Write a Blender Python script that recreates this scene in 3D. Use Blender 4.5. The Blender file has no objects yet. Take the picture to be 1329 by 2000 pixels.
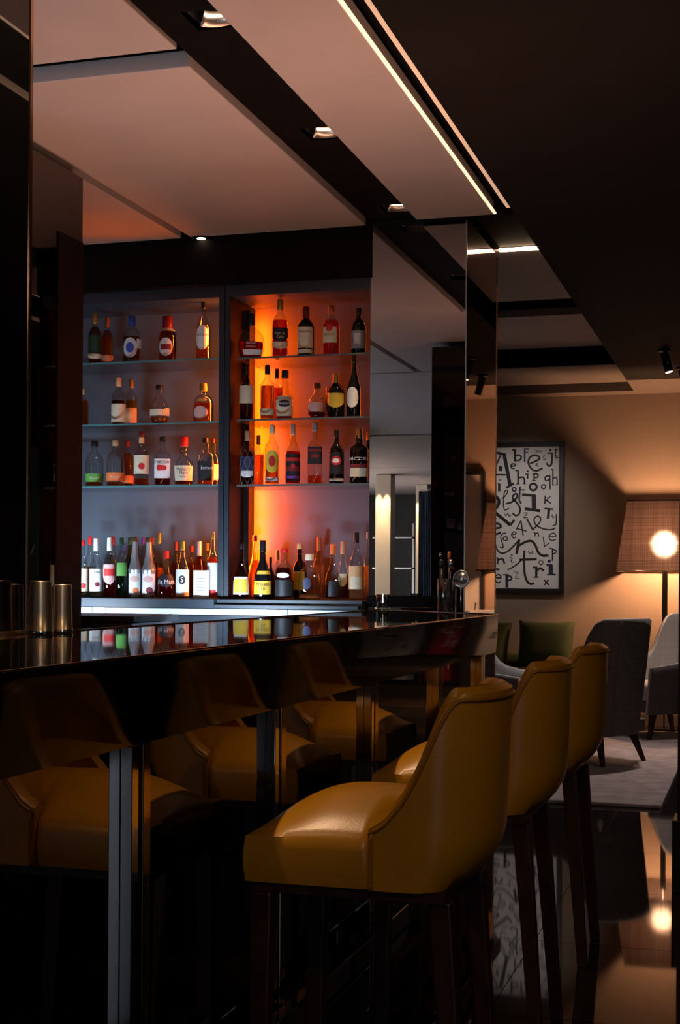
import bpy, bmesh, math, random
from mathutils import Vector, Matrix
random.seed(7)
sc = bpy.context.scene
COL = sc.collection
# ------------------------------------------------------------------ camera
F, CX, CY, YAW, ROLL, HC = 2744.0, 664.5, 1134.0, 0.293, 0.0066, 1.27
fw = Vector((-math.sin(YAW), math.cos(YAW), 0)); r0 = Vector((math.cos(YAW), math.sin(YAW), 0)); u0 = Vector((0, 0, 1))
rt = r0 * math.cos(ROLL) + u0 * math.sin(ROLL); up = -r0 * math.sin(ROLL) + u0 * math.cos(ROLL)
EYE = Vector((0, 0, HC))
cd = bpy.data.cameras.new('camera'); cam = bpy.data.objects.new('camera', cd); COL.objects.link(cam)
cam.matrix_world = Matrix(((rt.x, up.x, -fw.x, 0), (rt.y, up.y, -fw.y, 0), (rt.z, up.z, -fw.z, HC), (0, 0, 0, 1)))
cd.sensor_fit = 'HORIZONTAL'; cd.sensor_width = 36.0; cd.lens = F / 1329 * 36
cd.shift_y = (CY - 1000) / 1329.0; cd.clip_start = 0.05; cd.clip_end = 100
sc.camera = cam
# ------------------------------------------------------------------ world, exposure
w = bpy.data.worlds.new('world'); sc.world = w; w.use_nodes = True
w.node_tree.nodes['Background'].inputs[0].default_value = (0.55, 0.65, 0.8, 1)
w.node_tree.nodes['Background'].inputs[1].default_value = 0.02
sc.view_settings.view_transform = 'Standard'; sc.view_settings.look = 'None'
sc.view_settings.gamma = 1.0; sc.view_settings.use_curve_mapping = False
sc.view_settings.exposure = 0.0
cy = sc.cycles
cy.use_denoising = True; cy.max_bounces = 10; cy.diffuse_bounces = 3; cy.glossy_bounces = 5; cy.use_adaptive_sampling = True; cy.adaptive_threshold = .03
cy.transmission_bounces = 8; cy.transparent_max_bounces = 16
cy.caustics_reflective = False; cy.caustics_refractive = False; cy.sample_clamp_indirect = 4.0
cy.blur_glossy = 0.3

def area(name, loc, direction, sx, sy, power, color, spread=180):
    l = bpy.data.lights.new(name, 'AREA'); l.shape = 'RECTANGLE'; l.size = sx; l.size_y = sy
    l.energy = power; l.color = color; l.spread = math.radians(spread)
    o = bpy.data.objects.new(name, l); COL.objects.link(o); o.location = loc
    o.rotation_euler = Vector(direction).to_track_quat('-Z', 'Y').to_euler(); return o
def spot(name, loc, target, power, color, angle=50, blend=0.6, rad=0.03):
    l = bpy.data.lights.new(name, 'SPOT'); l.energy = power; l.color = color
    l.spot_size = math.radians(angle); l.spot_blend = blend; l.shadow_soft_size = rad
    o = bpy.data.objects.new(name, l); COL.objects.link(o); o.location = loc
    o.rotation_euler = (Vector(target) - Vector(loc)).to_track_quat('-Z', 'Y').to_euler(); return o
WARM = (1.0, 0.62, 0.36); COOL = (0.60, 0.78, 1.0); DAY = (0.80, 0.88, 1.0)
# daylight from the tall windows in the left wall behind the camera
area('window_daylight', (-4.72, .2, 1.7), (1, 0.0, 0.12), 5.6, 2.2, 55, DAY)
# cool work light under the bartender's edge of the bar
area('bar_work_light', (-3.15, 6.0, .98), (-.1, .95, .25), 1.5, 0.05, 46, COOL, 120)
# unseen warm strip added under the bar's inner edge to brighten the canopy
area('canopy_fill', (-1.86, 4.6, 1.06), (-.35, .05, 1), 0.05, 3.6, 28, (1.0, .54, .38), 150)
# unseen light panel added to brighten the rear room's ceiling, no window built
area('rear_fill', (-8.9, -9.0, 1.6), (1, 0, .25), 7.0, 2.2, 620, (.95, .96, 1.0))
# unseen warm spots added over the walkway to brighten stools and armchairs
spot('walkway_fill', (.35, -.6, 2.93), (-.75, 3.6, .8), 48, (1.0, .66, .38), 60, .8, .05)
spot('walkway_fill', (1.1, 2.2, 2.93), (-.6, 4.2, .8), 20, (1.0, .66, .38), 70, .8, .05)
spot('walkway_fill', (.9, 6.4, 2.93), (-.7, 9.6, .5), 60, (1.0, .80, .68), 80, .9, .05)

# ------------------------------------------------------------------ projection helpers (pixel of the 1329x2000 frame -> point on a real plane)
def ray(x, y):
    return fw + rt * ((x - CX) / F) + up * ((CY - y) / F)
def at_y(x, y, Y):
    d = ray(x, y); return EYE + d * (Y / d.y)
def at_x(x, y, X):
    d = ray(x, y); return EYE + d * (X / d.x)
def at_z(x, y, Z):
    d = ray(x, y); return EYE + d * ((Z - HC) / d.z)

# ------------------------------------------------------------------ materials
MATS = {}
def mat(name, col=(.5, .5, .5), rough=.5, metal=0.0, ior=1.5, coat=0.0, emit=None, estr=1.0, bump=None, vary=0.0, vscale=8.0, sheen=0.0, trans=0.0, spec=None):
    if name in MATS: return MATS[name]
    m = bpy.data.materials.new(name); m.use_nodes = True; MATS[name] = m
    nt = m.node_tree; b = nt.nodes['Principled BSDF']
    b.inputs['Base Color'].default_value = (*col, 1); b.inputs['Roughness'].default_value = rough
    b.inputs['Metallic'].default_value = metal; b.inputs['IOR'].default_value = ior
    b.inputs['Coat Weight'].default_value = coat; b.inputs['Coat Roughness'].default_value = 0.03
    b.inputs['Transmission Weight'].default_value = trans
    if spec is not None: b.inputs['Specular IOR Level'].default_value = spec
    if sheen: b.inputs['Sheen Weight'].default_value = sheen; b.inputs['Sheen Roughness'].default_value = .4
    if emit: b.inputs['Emission Color'].default_value = (*emit, 1); b.inputs['Emission Strength'].default_value = estr
    if vary or bump:
        tc = nt.nodes.new('ShaderNodeTexCoord')
        n = nt.nodes.new('ShaderNodeTexNoise'); n.inputs['Scale'].default_value = vscale; n.inputs['Detail'].default_value = 4
        nt.links.new(tc.outputs['Object'], n.inputs['Vector'])
        if vary:
            r = nt.nodes.new('ShaderNodeValToRGB')
            r.color_ramp.elements[0].position = .3; r.color_ramp.elements[1].position = .7
            r.color_ramp.elements[0].color = (*[c * (1 - vary) for c in col], 1); r.color_ramp.elements[1].color = (*[min(1, c * (1 + vary)) for c in col], 1)
            nt.links.new(n.outputs['Fac'], r.inputs['Fac']); nt.links.new(r.outputs['Color'], b.inputs['Base Color'])
        if bump:
            n2 = nt.nodes.new('ShaderNodeTexNoise'); n2.inputs['Scale'].default_value = bump[0]; n2.inputs['Detail'].default_value = 3
            nt.links.new(tc.outputs['Object'], n2.inputs['Vector'])
            bp = nt.nodes.new('ShaderNodeBump'); bp.inputs['Strength'].default_value = bump[1]; bp.inputs['Distance'].default_value = .002
            nt.links.new(n2.outputs['Fac'], bp.inputs['Height']); nt.links.new(bp.outputs['Normal'], b.inputs['Normal'])
    return m
def weave(name, c1, c2, scale, rough=.9, axes=(0, 2), strength=.5, transparent=0.0, translucent=0.0):
    if name in MATS: return MATS[name]
    m = bpy.data.materials.new(name); m.use_nodes = True; MATS[name] = m; nt = m.node_tree
    b = nt.nodes['Principled BSDF']; b.inputs['Roughness'].default_value = rough
    tc = nt.nodes.new('ShaderNodeTexCoord'); outs = []
    for k, ax in enumerate(axes):
        mp = nt.nodes.new('ShaderNodeMapping'); s = [2.0, 2.0, 2.0]; s[ax] = scale; mp.inputs['Scale'].default_value = s
        n = nt.nodes.new('ShaderNodeTexNoise'); n.inputs['Scale'].default_value = 1.0; n.inputs['Detail'].default_value = 3
        nt.links.new(tc.outputs['Object'], mp.inputs['Vector']); nt.links.new(mp.outputs[0], n.inputs['Vector']); outs.append(n)
    mx = nt.nodes.new('ShaderNodeMath'); mx.operation = 'ADD'
    nt.links.new(outs[0].outputs['Fac'], mx.inputs[0]); nt.links.new(outs[1].outputs['Fac'], mx.inputs[1])
    r = nt.nodes.new('ShaderNodeValToRGB'); r.color_ramp.elements[0].position = .5 - .0 ; r.color_ramp.elements[1].position = .5
    hv = nt.nodes.new('ShaderNodeMath'); hv.operation = 'MULTIPLY'; hv.inputs[1].default_value = .5
    nt.links.new(mx.outputs[0], hv.inputs[0])
    r.color_ramp.elements[0].position = .4; r.color_ramp.elements[1].position = .6
    r.color_ramp.elements[0].color = (*c1, 1); r.color_ramp.elements[1].color = (*c2, 1)
    nt.links.new(hv.outputs[0], r.inputs['Fac']); nt.links.new(r.outputs['Color'], b.inputs['Base Color'])
    out = nt.nodes['Material Output']; last = b.outputs[0]
    if translucent:
        t = nt.nodes.new('ShaderNodeBsdfTranslucent'); nt.links.new(r.outputs['Color'], t.inputs['Color'])
        x = nt.nodes.new('ShaderNodeMixShader'); x.inputs[0].default_value = translucent
        nt.links.new(last, x.inputs[1]); nt.links.new(t.outputs[0], x.inputs[2]); last = x.outputs[0]
    if transparent:
        t = nt.nodes.new('ShaderNodeBsdfRefraction'); t.inputs['Roughness'].default_value = .55; t.inputs['IOR'].default_value = 1.4
        x = nt.nodes.new('ShaderNodeMixShader')
        mr = nt.nodes.new('ShaderNodeMapRange'); mr.inputs['From Min'].default_value = .4; mr.inputs['From Max'].default_value = .62
        mr.inputs['To Min'].default_value = 0.0; mr.inputs['To Max'].default_value = transparent * 2
        nt.links.new(hv.outputs[0], mr.inputs['Value']); nt.links.new(mr.outputs[0], x.inputs[0])
        nt.links.new(last, x.inputs[1]); nt.links.new(t.outputs[0], x.inputs[2]); last = x.outputs[0]
    nt.links.new(last, out.inputs['Surface']); return m
def thin_glass(name, tint=(.86, .89, .88), ior=1.5, rough=0.02):
    if name in MATS: return MATS[name]
    m = bpy.data.materials.new(name); m.use_nodes = True; MATS[name] = m; nt = m.node_tree
    nt.nodes.remove(nt.nodes['Principled BSDF']); out = nt.nodes['Material Output']
    t = nt.nodes.new('ShaderNodeBsdfTransparent'); t.inputs['Color'].default_value = (*tint, 1)
    g = nt.nodes.new('ShaderNodeBsdfGlossy'); g.inputs['Roughness'].default_value = rough
    lw = nt.nodes.new('ShaderNodeLayerWeight'); lw.inputs['Blend'].default_value = .5
    pw = nt.nodes.new('ShaderNodeMath'); pw.operation = 'POWER'; pw.inputs[1].default_value = 2.0; nt.links.new(lw.outputs['Facing'], pw.inputs[0])
    f = nt.nodes.new('ShaderNodeMath'); f.operation = 'MULTIPLY_ADD'; f.inputs[1].default_value = .75; f.inputs[2].default_value = ((ior - 1) / (ior + 1)) ** 2
    nt.links.new(pw.outputs[0], f.inputs[0])
    x = nt.nodes.new('ShaderNodeMixShader'); nt.links.new(f.outputs[0], x.inputs[0])
    nt.links.new(t.outputs[0], x.inputs[1]); nt.links.new(g.outputs[0], x.inputs[2]); nt.links.new(x.outputs[0], out.inputs['Surface']); return m
def liquid(name, col, ior=1.34):
    if name in MATS: return MATS[name]
    m = bpy.data.materials.new(name); m.use_nodes = True; MATS[name] = m; nt = m.node_tree
    nt.nodes.remove(nt.nodes['Principled BSDF']); out = nt.nodes['Material Output']
    g = nt.nodes.new('ShaderNodeBsdfGlass'); g.inputs['Color'].default_value = (*col, 1); g.inputs['IOR'].default_value = ior; g.inputs['Roughness'].default_value = .03
    d = nt.nodes.new('ShaderNodeBsdfTranslucent'); d.inputs['Color'].default_value = (*col, 1)
    x = nt.nodes.new('ShaderNodeMixShader'); x.inputs[0].default_value = .40
    nt.links.new(g.outputs[0], x.inputs[1]); nt.links.new(d.outputs[0], x.inputs[2]); nt.links.new(x.outputs[0], out.inputs['Surface']); return m

M_BLACK = mat('black_paint', (.006, .0045, .0045), .8, vary=.2, spec=.08)
M_CEILBLK = mat('dark_brown_ceiling_paint', (.011, .0075, .006), .75, vary=.12, vscale=3, spec=.15)
M_PANEL = mat('pale_ceiling_board', (.60, .50, .47), .55, vary=.05, vscale=2.5, bump=(30, .05))
M_PANELE = mat('pale_board_edge', (.58, .50, .48), .6, vary=.05)
M_SOFFIT = mat('beige_soffit_paint', (.22, .165, .135), .7, vary=.05)
M_GLOSS = mat('black_gloss_lacquer', (.004, .003, .003), .04, ior=1.6, vary=.1)
M_BLKGLASS = mat('black_glass', (.004, .004, .005), .02, ior=1.5, vary=.1)
M_TOP = mat('black_polished_bar_top', (.006, .005, .005), .025, ior=2.0, vary=.2)
M_MIRROR = mat('grey_tinted_mirror', (.33, .31, .30), .0, 1.0, vary=.01)
M_BRONZE = mat('bronze_tinted_mirror', (.42, .30, .22), .02, 1.0, vary=.01)
M_DKMIRROR = mat('dark_tinted_mirror', (.16, .14, .13), .01, 1.0, vary=.02)
M_CHROME = mat('polished_steel', (.62, .60, .58), .07, 1.0, vary=.04, vscale=20)
M_STEEL = mat('brushed_steel', (.45, .45, .45), .28, 1.0, vary=.08, vscale=30)
M_COPPER2 = mat('bronze_strip', (.40, .27, .18), .12, 1.0, vary=.05)
M_BARGLASS = mat('dark_mirror_glass', (.26, .23, .21), .015, 1.0, vary=.03)
M_COPPER = mat('copper_trim', (.75, .48, .32), .18, 1.0, vary=.05)
M_WOOD = mat('dark_stained_wood', (.040, .013, .008), .35, vary=.35, vscale=14)
M_LEATHER = mat('mustard_leather', (.56, .265, .010), .30, ior=1.5, vary=.07, vscale=7, bump=(220, .12))
M_PIPING = mat('mustard_piping', (.36, .15, .01), .35, vary=.05)
M_TILE = mat('black_polished_tile', (.008, .007, .007), .035, ior=1.55, vary=.35, vscale=3)
M_GROUT = mat('dark_grout', (.02, .02, .02), .8, vary=.1)
M_NAVY = mat('blue_grey_lacquer', (.026, .034, .045), .42, vary=.06, vscale=4)
M_NAVYB = mat('blue_grey_back_board', (.062, .076, .098), .5, vary=.06, vscale=3)
M_BAYSIDE = mat('black_bay_lining', (.008, .006, .006), .4, vary=.1, spec=.15)
M_WHITE = mat('white_drawer_front', (.75, .77, .80), .4, vary=.02)
M_WALLF = weave('beige_woven_wallcovering', (.29, .21, .15), (.335, .245, .18), 420)
M_FELTD = weave('charcoal_grey_felt', (.075, .064, .064), (.115, .098, .098), 320)
M_FELTL = weave('pale_grey_felt', (.34, .34, .35), (.43, .43, .44), 320)
M_VELVET = mat('green_velvet', (.026, .038, .004), .8, vary=.25, vscale=5, sheen=.12)
M_VELVET2 = mat('olive_piping', (.07, .065, .02), .6, vary=.1)
M_RUG = mat('mauve_pile', (.27, .215, .215), .95, vary=.28, vscale=9, sheen=.3)
M_CANVAS = mat('white_canvas', (.86, .84, .83), .8, vary=.03)
M_INK = mat('black_ink', (.012, .011, .014), .6, vary=.2)
M_INKB = mat('navy_ink', (.018, .02, .06), .6, vary=.2)
M_FRAME = mat('black_frame', (.012, .009, .008), .4, vary=.1)
M_LEDC = mat('dim_warm_led', (.6, .45, .3), .5, emit=(1.0, .56, .34), estr=.55, vary=.01)
M_LED = mat('warm_led', (.8, .6, .4), .5, emit=(1.0, .60, .36), estr=1.8, vary=.01)
M_LEDHOT = mat('bright_warm_led', (.8, .6, .4), .5, emit=(1.0, .66, .40), estr=22.0, vary=.01)
M_LENS = mat('lit_lamp_lens', (.9, .8, .7), .5, emit=(1.0, .78, .55), estr=14.0, vary=.01)
M_REFL = mat('lamp_reflector', (.75, .62, .52), .35, 1.0, vary=.03)
M_BULB = mat('frosted_globe', (.9, .85, .8), .5, emit=(1.0, .52, .27), estr=300.0, vary=.01)
M_SHADE = weave('dark_woven_shade', (.05, .031, .026), (.10, .064, .054), 380, axes=(0, 2), transparent=.05, translucent=.24)
M_PLASTIC = mat('black_plastic', (.012, .012, .013), .35, vary=.1)
G_CLEAR = thin_glass('clear_glass'); G_SHELF = thin_glass('shelf_glass', (.92, .96, .96))
M_TEAL = mat('teal_glass_edge', (.08, .22, .22), .25, vary=.1)

# ------------------------------------------------------------------ mesh helpers
def link(name, me, parent=None, m=None, smooth=False):
    o = bpy.data.objects.new(name, me); COL.objects.link(o)
    if parent: o.parent = parent
    if m and not me.materials: me.materials.append(m)
    if smooth:
        for p in me.polygons: p.use_smooth = True
    return o
def bm_obj(name, bm, m, parent=None, smooth=False, loc=(0, 0, 0)):
    bmesh.ops.recalc_face_normals(bm, faces=bm.faces)
    me = bpy.data.meshes.new(name); bm.to_mesh(me); bm.free()
    o = link(name, me, parent, m, smooth); o.location = loc; return o
def box_bm(bm, x0, x1, y0, y1, z0, z1):
    vs = [bm.verts.new(p) for p in ((x0, y0, z0), (x1, y0, z0), (x1, y1, z0), (x0, y1, z0), (x0, y0, z1), (x1, y0, z1), (x1, y1, z1), (x0, y1, z1))]
    for f in ((0, 3, 2, 1), (4, 5, 6, 7), (0, 1, 5, 4), (1, 2, 6, 5), (2, 3, 7, 6), (3, 0, 4, 7)): bm.faces.new([vs[i] for i in f])
def box(name, x0, x1, y0, y1, z0, z1, m, parent=None, bev=0.0, seg=2):
    x0, x1 = sorted((x0, x1)); y0, y1 = sorted((y0, y1)); z0, z1 = sorted((z0, z1))
    c = ((x0 + x1) / 2, (y0 + y1) / 2, (z0 + z1) / 2)
    bm = bmesh.new(); box_bm(bm, x0 - c[0], x1 - c[0], y0 - c[1], y1 - c[1], z0 - c[2], z1 - c[2])
    if bev: bmesh.ops.bevel(bm, geom=bm.edges[:], offset=bev, segments=seg, affect='EDGES', profile=.5)
    return bm_obj(name, bm, m, parent, loc=c)
def prism(name, pts, z0, z1, m, parent=None, bev=0.0):
    bm = bmesh.new(); n = len(pts)
    a = [bm.verts.new((p[0], p[1], z0)) for p in pts]; b = [bm.verts.new((p[0], p[1], z1)) for p in pts]
    bm.faces.new(a[::-1]); bm.faces.new(b)
    for i in range(n): bm.faces.new((a[i], a[(i + 1) % n], b[(i + 1) % n], b[i]))
    if bev: bmesh.ops.bevel(bm, geom=bm.edges[:], offset=bev, segments=2, affect='EDGES', profile=.5)
    return bm_obj(name, bm, m, parent)
def rings(name, rs, m, parent=None, smooth=True, caps=(True, True), loc=(0, 0, 0)):
    bm = bmesh.new(); R = [[bm.verts.new(p) for p in r] for r in rs]; n = len(rs[0])
    for a, b in zip(R, R[1:]):
        for i in range(n): bm.faces.new((a[i], a[(i + 1) % n], b[(i + 1) % n], b[i]))
    if caps[0]: bm.faces.new(R[0][::-1])
    if caps[1]: bm.faces.new(R[-1])
    return bm_obj(name, bm, m, parent, smooth, loc)
def sect(th, n=2.0, ky=1.0):
    c, s = math.cos(th), math.sin(th); e = 2.0 / n
    return (math.copysign(abs(c) ** e, c), ky * math.copysign(abs(s) ** e, s))
def lathe(name, prof, m, parent=None, seg=20, loc=(0, 0, 0), n=2.0, ky=1.0, smooth=True, caps=(True, True)):
    rs = []
    for r, z in prof:
        rs.append([(r * sect(2 * math.pi * i / seg, n, ky)[0], r * sect(2 * math.pi * i / seg, n, ky)[1], z) for i in range(seg)])
    return rings(name, rs, m, parent, smooth, caps, loc)
def tube(name, pts, r, m, parent=None, seg=8, closed=False, loc=(0, 0, 0)):
    pts = [Vector(p) for p in pts]; rs = []; nrm = None; N = len(pts)
    for i, p in enumerate(pts):
        a = pts[i - 1] if (i or closed) else p; b = pts[(i + 1) % N] if (i < N - 1 or closed) else p
        t = (b - a).normalized()
        if nrm is None:
            nrm = t.orthogonal().normalized()
        nrm = (nrm - t * nrm.dot(t)).normalized(); bn = t.cross(nrm)
        rr = r(i / (N - 1)) if callable(r) else r
        rs.append([p + (nrm * math.cos(2 * math.pi * k / seg) + bn * math.sin(2 * math.pi * k / seg)) * rr for k in range(seg)])
    if closed: rs.append(rs[0]); return rings(name, rs, m, parent, True, (False, False), loc)
    return rings(name, rs, m, parent, True, (True, True), loc)
def taper(name, p0, p1, s0, s1, m, parent=None, bev=.004):
    """square tapered leg from p0 (top, half size s0) to p1 (bottom, half size s1)"""
    bm = bmesh.new(); q = [(-1, -1), (1, -1), (1, 1), (-1, 1)]
    a = [bm.verts.new((p1[0] + x * s1, p1[1] + y * s1, p1[2])) for x, y in q]; b = [bm.verts.new((p0[0] + x * s0, p0[1] + y * s0, p0[2])) for x, y in q]
    bm.faces.new(a[::-1]); bm.faces.new(b)
    for i in range(4): bm.faces.new((a[i], a[(i + 1) % 4], b[(i + 1) % 4], b[i]))
    if bev: bmesh.ops.bevel(bm, geom=bm.edges[:], offset=bev, segments=2, affect='EDGES', profile=.5)
    return bm_obj(name, bm, m, parent)
def thing(name, label, cat, loc=(0, 0, 0), rz=0.0, group=None):
    o = bpy.data.objects.new(name, None); COL.objects.link(o); o.location = loc; o.rotation_euler = (0, 0, rz); o.empty_display_size = .1
    return tag(o, label, cat, group)
def tag(o, label=None, cat=None, group=None, kind=None):
    if label: o['label'] = label
    if cat: o['category'] = cat
    if group: o['group'] = group
    if kind: o['kind'] = kind
    return o
def struct(o, label=None):
    o['kind'] = 'structure'
    if label: o['label'] = label
    return o
def copy_tree(o, parent=None):
    c = o.copy(); COL.objects.link(c); c.parent = parent
    for ch in [x for x in bpy.data.objects if x.parent == o]: copy_tree(ch, c)
    return c
def crom(pts, k=8, closed=False):
    pts = [Vector(p) for p in pts]; n = len(pts)
    if n < 3 and not closed: return pts
    out = []; m = n if closed else n - 1
    for i in range(m):
        p0 = pts[(i - 1) % n] if (i or closed) else pts[0]; p1 = pts[i]; p2 = pts[(i + 1) % n]; p3 = pts[(i + 2) % n] if (i + 2 < n or closed) else pts[-1]
        for j in range(k):
            t = j / k; out.append(.5 * ((2 * p1) + (p2 - p0) * t + (2 * p0 - 5 * p1 + 4 * p2 - p3) * t * t + (3 * p1 - p0 - 3 * p2 + p3) * t ** 3))
    if not closed: out.append(pts[-1])
    return out
def interp(tab, x):
    if x <= tab[0][0]: return tab[0][1]
    for (a, va), (b, vb) in zip(tab, tab[1:]):
        if x <= b: return va + (vb - va) * (x - a) / (b - a)
    return tab[-1][1]

# ================================================================== STRUCTURE
YM, YW = 6.80, 12.75            # plane of the mirrored column, lounge wall
ZT = 1.13                       # bar top
ZP, ZC = 3.05, 2.95             # ceiling boards, dark ceiling
# floor with tiles
fl = struct(box('floor', -9.1, 3.4, -15.2, 13.0, -.06, -.006, M_GROUT), 'black polished tiled floor')
PT = .88; tile0 = None
tx0, ty0 = -.77, 4.97
for i in range(-4, 5):
    for j in range(-8, 9):
        x = tx0 + i * PT; y = ty0 + j * PT
        if x + PT < -1.3 or x > 3.3 or y + PT > 13.0: continue
        if tile0 is None:
            bm = bmesh.new(); box_bm(bm, .0015, PT - .0015, .0015, PT - .0015, -.006, 0); tile0 = bm_obj('tile', bm, M_TILE, fl); t = tile0
        else:
            t = tile0.copy(); COL.objects.link(t)
        t.parent = fl; t.location = (x - fl.location.x, y - fl.location.y, -fl.location.z)
struct(box('floor_rear', -9.1, 3.4, -15.2, ty0 - 8 * PT - .002, -.006, 0, M_TILE), 'dark floor of the rear of the room')
struct(box('floor_bar', -4.9, tx0 - PT - .002, ty0 - 8 * PT, 13.0, -.006, 0, M_TILE), 'dark floor behind the bar')
struct(box('wall_back', -4.9, 3.4, YW, YW + .12, 0, 3.3, M_WALLF), 'beige woven lounge wall')
struct(box('baseboard_back', -4.9, 3.4, YW - .018, YW, 0, .10, M_SOFFIT), 'low beige skirting of the lounge wall')
struct(box('wall_right', 3.2, 3.32, -15.2, YW + .12, 0, 3.3, mat('dark_brown_wall', (.05, .038, .03), .5, vary=.1)), 'dark brown right wall')
struct(box('wall_left', -4.92, -4.8, -3.3, YW, 0, 3.3, mat('dark_wall', (.035, .03, .03), .6, vary=.1)), 'dark left wall')
struct(box('wall_rear', -9.1, 3.4, -15.2, -15.08, 0, 3.3, mat('dark_wall')), 'dark rear wall')
struct(box('wall_left_return', -9.0, -4.921, -3.42, -3.3, 0, 3.3, mat('dark_wall')), 'dark return wall of the rear room')
struct(box('wall_left_rear', -9.12, -9.0, -15.08, -3.3, 0, 3.3, mat('dark_wall')), 'far left wall of the rear room')
struct(box('wall_bar', -4.8, -1.93, 7.22, 7.40, 0, 3.3, M_BLACK), 'dark wall behind the back bar')
# dark ceiling
ce = struct(box('ceiling', -9.1, 3.4, -15.2, 13.0, 3.30, 3.38, M_BLACK), 'dark ceiling')
def ceil_part(name, x0, x1, y0, y1, z0, z1, m, bev=0.0):
    o = box(name, x0, x1, y0, y1, z0, z1, m, None, bev); l = o.location.copy(); o.parent = ce; o.location = l - ce.location; return o
ceil_part('dark_ceiling_board', -1.10, 3.3, -15.0, 11.85, ZC, 3.29, M_CEILBLK)
ceil_part('wall_soffit', -1.10, 3.3, 11.86, YW, ZC, 3.29, M_SOFFIT)
ceil_part('wall_soffit', -4.8, -1.101, 10.98, 11.95, ZC, 3.29, M_SOFFIT)
ceil_part('wall_soffit', -4.8, -1.101, 12.52, YW, ZC, 3.29, M_SOFFIT)
ceil_part('soffit_slot', -4.8, -1.101, 11.951, 12.519, 3.06, 3.29, M_BLACK)
ceil_part('ceiling_beam', -4.8, -1.101, 10.93, 10.979, ZC, 3.29, M_BLACK)
ceil_part('ceiling_board', -4.8, -1.12, 9.60, 10.92, 3.09, 3.14, M_PANEL)
ceil_part('ceiling_board', -4.8, -1.12, 7.66, 9.05, 3.09, 3.14, M_PANEL)
ceil_part('ceiling_slot', -4.8, -1.12, 7.62, 10.92, 3.22, 3.29, M_BLACK)
ceil_part('led_strip', -1.40, -1.115, 7.615, 7.64, 3.08, 3.095, M_LEDHOT)
ceil_part('ceiling_beam', -4.8, -1.101, 7.645, 7.655, 3.0999, 3.29, M_BLACK)
# canopy over the bar: black field, boards, led lines
HOLES = [6.60, 5.41, 4.21, 3.01, 1.81]
CH0, CH1, HS = -1.905, -1.655, .078
prev = -.6
for hy in sorted(HOLES):
    ceil_part('black_channel', CH0, CH1, prev, hy - HS, 3.075, 3.10, M_BLACK)
    ceil_part('black_channel', CH0, -1.715 - HS, hy - HS, hy + HS, 3.075, 3.10, M_BLACK)
    ceil_part('black_channel', -1.715 + HS, CH1, hy - HS, hy + HS, 3.075, 3.10, M_BLACK)
    prev = hy + HS
ceil_part('black_channel', CH0, CH1, prev, 6.765, 3.075, 3.10, M_BLACK)
ceil_part('canopy_board', -1.65, -1.265, 1.2, 6.735, ZP, 3.12, M_PANEL, .004)
ceil_part('canopy_board', -2.85, -1.91, 4.49, 6.735, 3.04, 3.10, M_PANEL, .004)
ceil_part('canopy_board', -2.85, -1.935, 1.75, 4.44, 3.085, 3.14, M_PANEL, .004)
ceil_part('canopy_board', -4.78, -2.905, 4.49, 6.735, 3.04, 3.10, M_PANEL, .004)
ceil_part('canopy_board', -4.78, -2.905, 1.75, 4.44, 3.085, 3.14, M_PANEL, .004)
ceil_part('canopy_board', -4.78, -1.935, -3.25, 1.70, 3.085, 3.14, M_PANEL, .004)
ceil_part('canopy_board', -8.95, -1.12, -8.2, -3.44, 3.085, 3.14, M_PANEL, .004)
ceil_part('canopy_board', -8.95, -1.12, -15.0, -8.25, 3.085, 3.14, M_PANEL, .004)
ceil_part('canopy_board', -1.65, -1.265, -3.25, 1.15, ZP, 3.12, M_PANEL, .004)
ceil_part('led_strip', -1.264, -1.252, 1.2, 6.735, ZP + .002, ZP + .009, M_LED)
ceil_part('led_strip', -1.118, -1.1005, 1.2, 6.26, ZC + .0005, ZC + .018, M_LEDC)
ceil_part('black_recess', -4.78, -1.101, -5.0, 6.765, 3.145, 3.20, M_BLACK)
ceil_part('bulkhead', -4.78, -1.90, 6.77, 7.20, 2.80, 3.2, M_BLACK)
ceil_part('bulkhead', -1.899, -1.101, 6.77, 6.795, 3.06, 3.2, M_BLACK)
ceil_part('bulkhead', -1.395, -1.101, 6.80, 7.61, 3.10, 3.2, M_BLACK)

# ================================================================== DOWNLIGHTS
def downlight(hx, hy, z, label, power, tgt=None, hidden=False):
    t = thing('downlight', label, 'lamp', (hx, hy, z), 0, 'recessed square downlights over the bar')
    bm = bmesh.new(); s = HS + .004; h = .11          # open housing
    for (a, b, c, d) in ((-s, -s + .004, -s, s), (s - .004, s, -s, s), (-s, s, -s, -s + .004), (-s, s, s - .004, s)): box_bm(bm, a, b, c, d, .001, h)
    box_bm(bm, -s, s, -s, s, h, h + .004)
    bm_obj('housing', bm, M_BLACK, t)
    # tilted round lens and curved reflector cheek
    l = lathe('lens', [(.046, 0), (.046, .008)], M_LENS, t, 20, (0, -.015, .066)); l.rotation_euler = (math.radians(-8), 0, 0)
    rs = []
    for k in range(9):
        a = math.pi * (.12 + .76 * k / 8); rs.append([(math.cos(a) * .066, .074 - .036 * (1 - math.sin(a)), .004), (math.cos(a) * .046, .060 - .026 * (1 - math.sin(a)), .05)])
    bm = bmesh.new(); V = [[bm.verts.new(p) for p in r] for r in rs]
    for a, b in zip(V, V[1:]): bm.faces.new((a[0], b[0], b[1], a[1]))
    o = bm_obj('reflector', bm, M_REFL, t, True)
    md = o.modifiers.new('s', 'SOLIDIFY'); md.thickness = .002
    sp = spot('downlight_beam', (0, 0, .050), tgt or (0, .0, -2), power, WARM, 62, .8, .02); sp.parent = t
    return t
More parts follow.
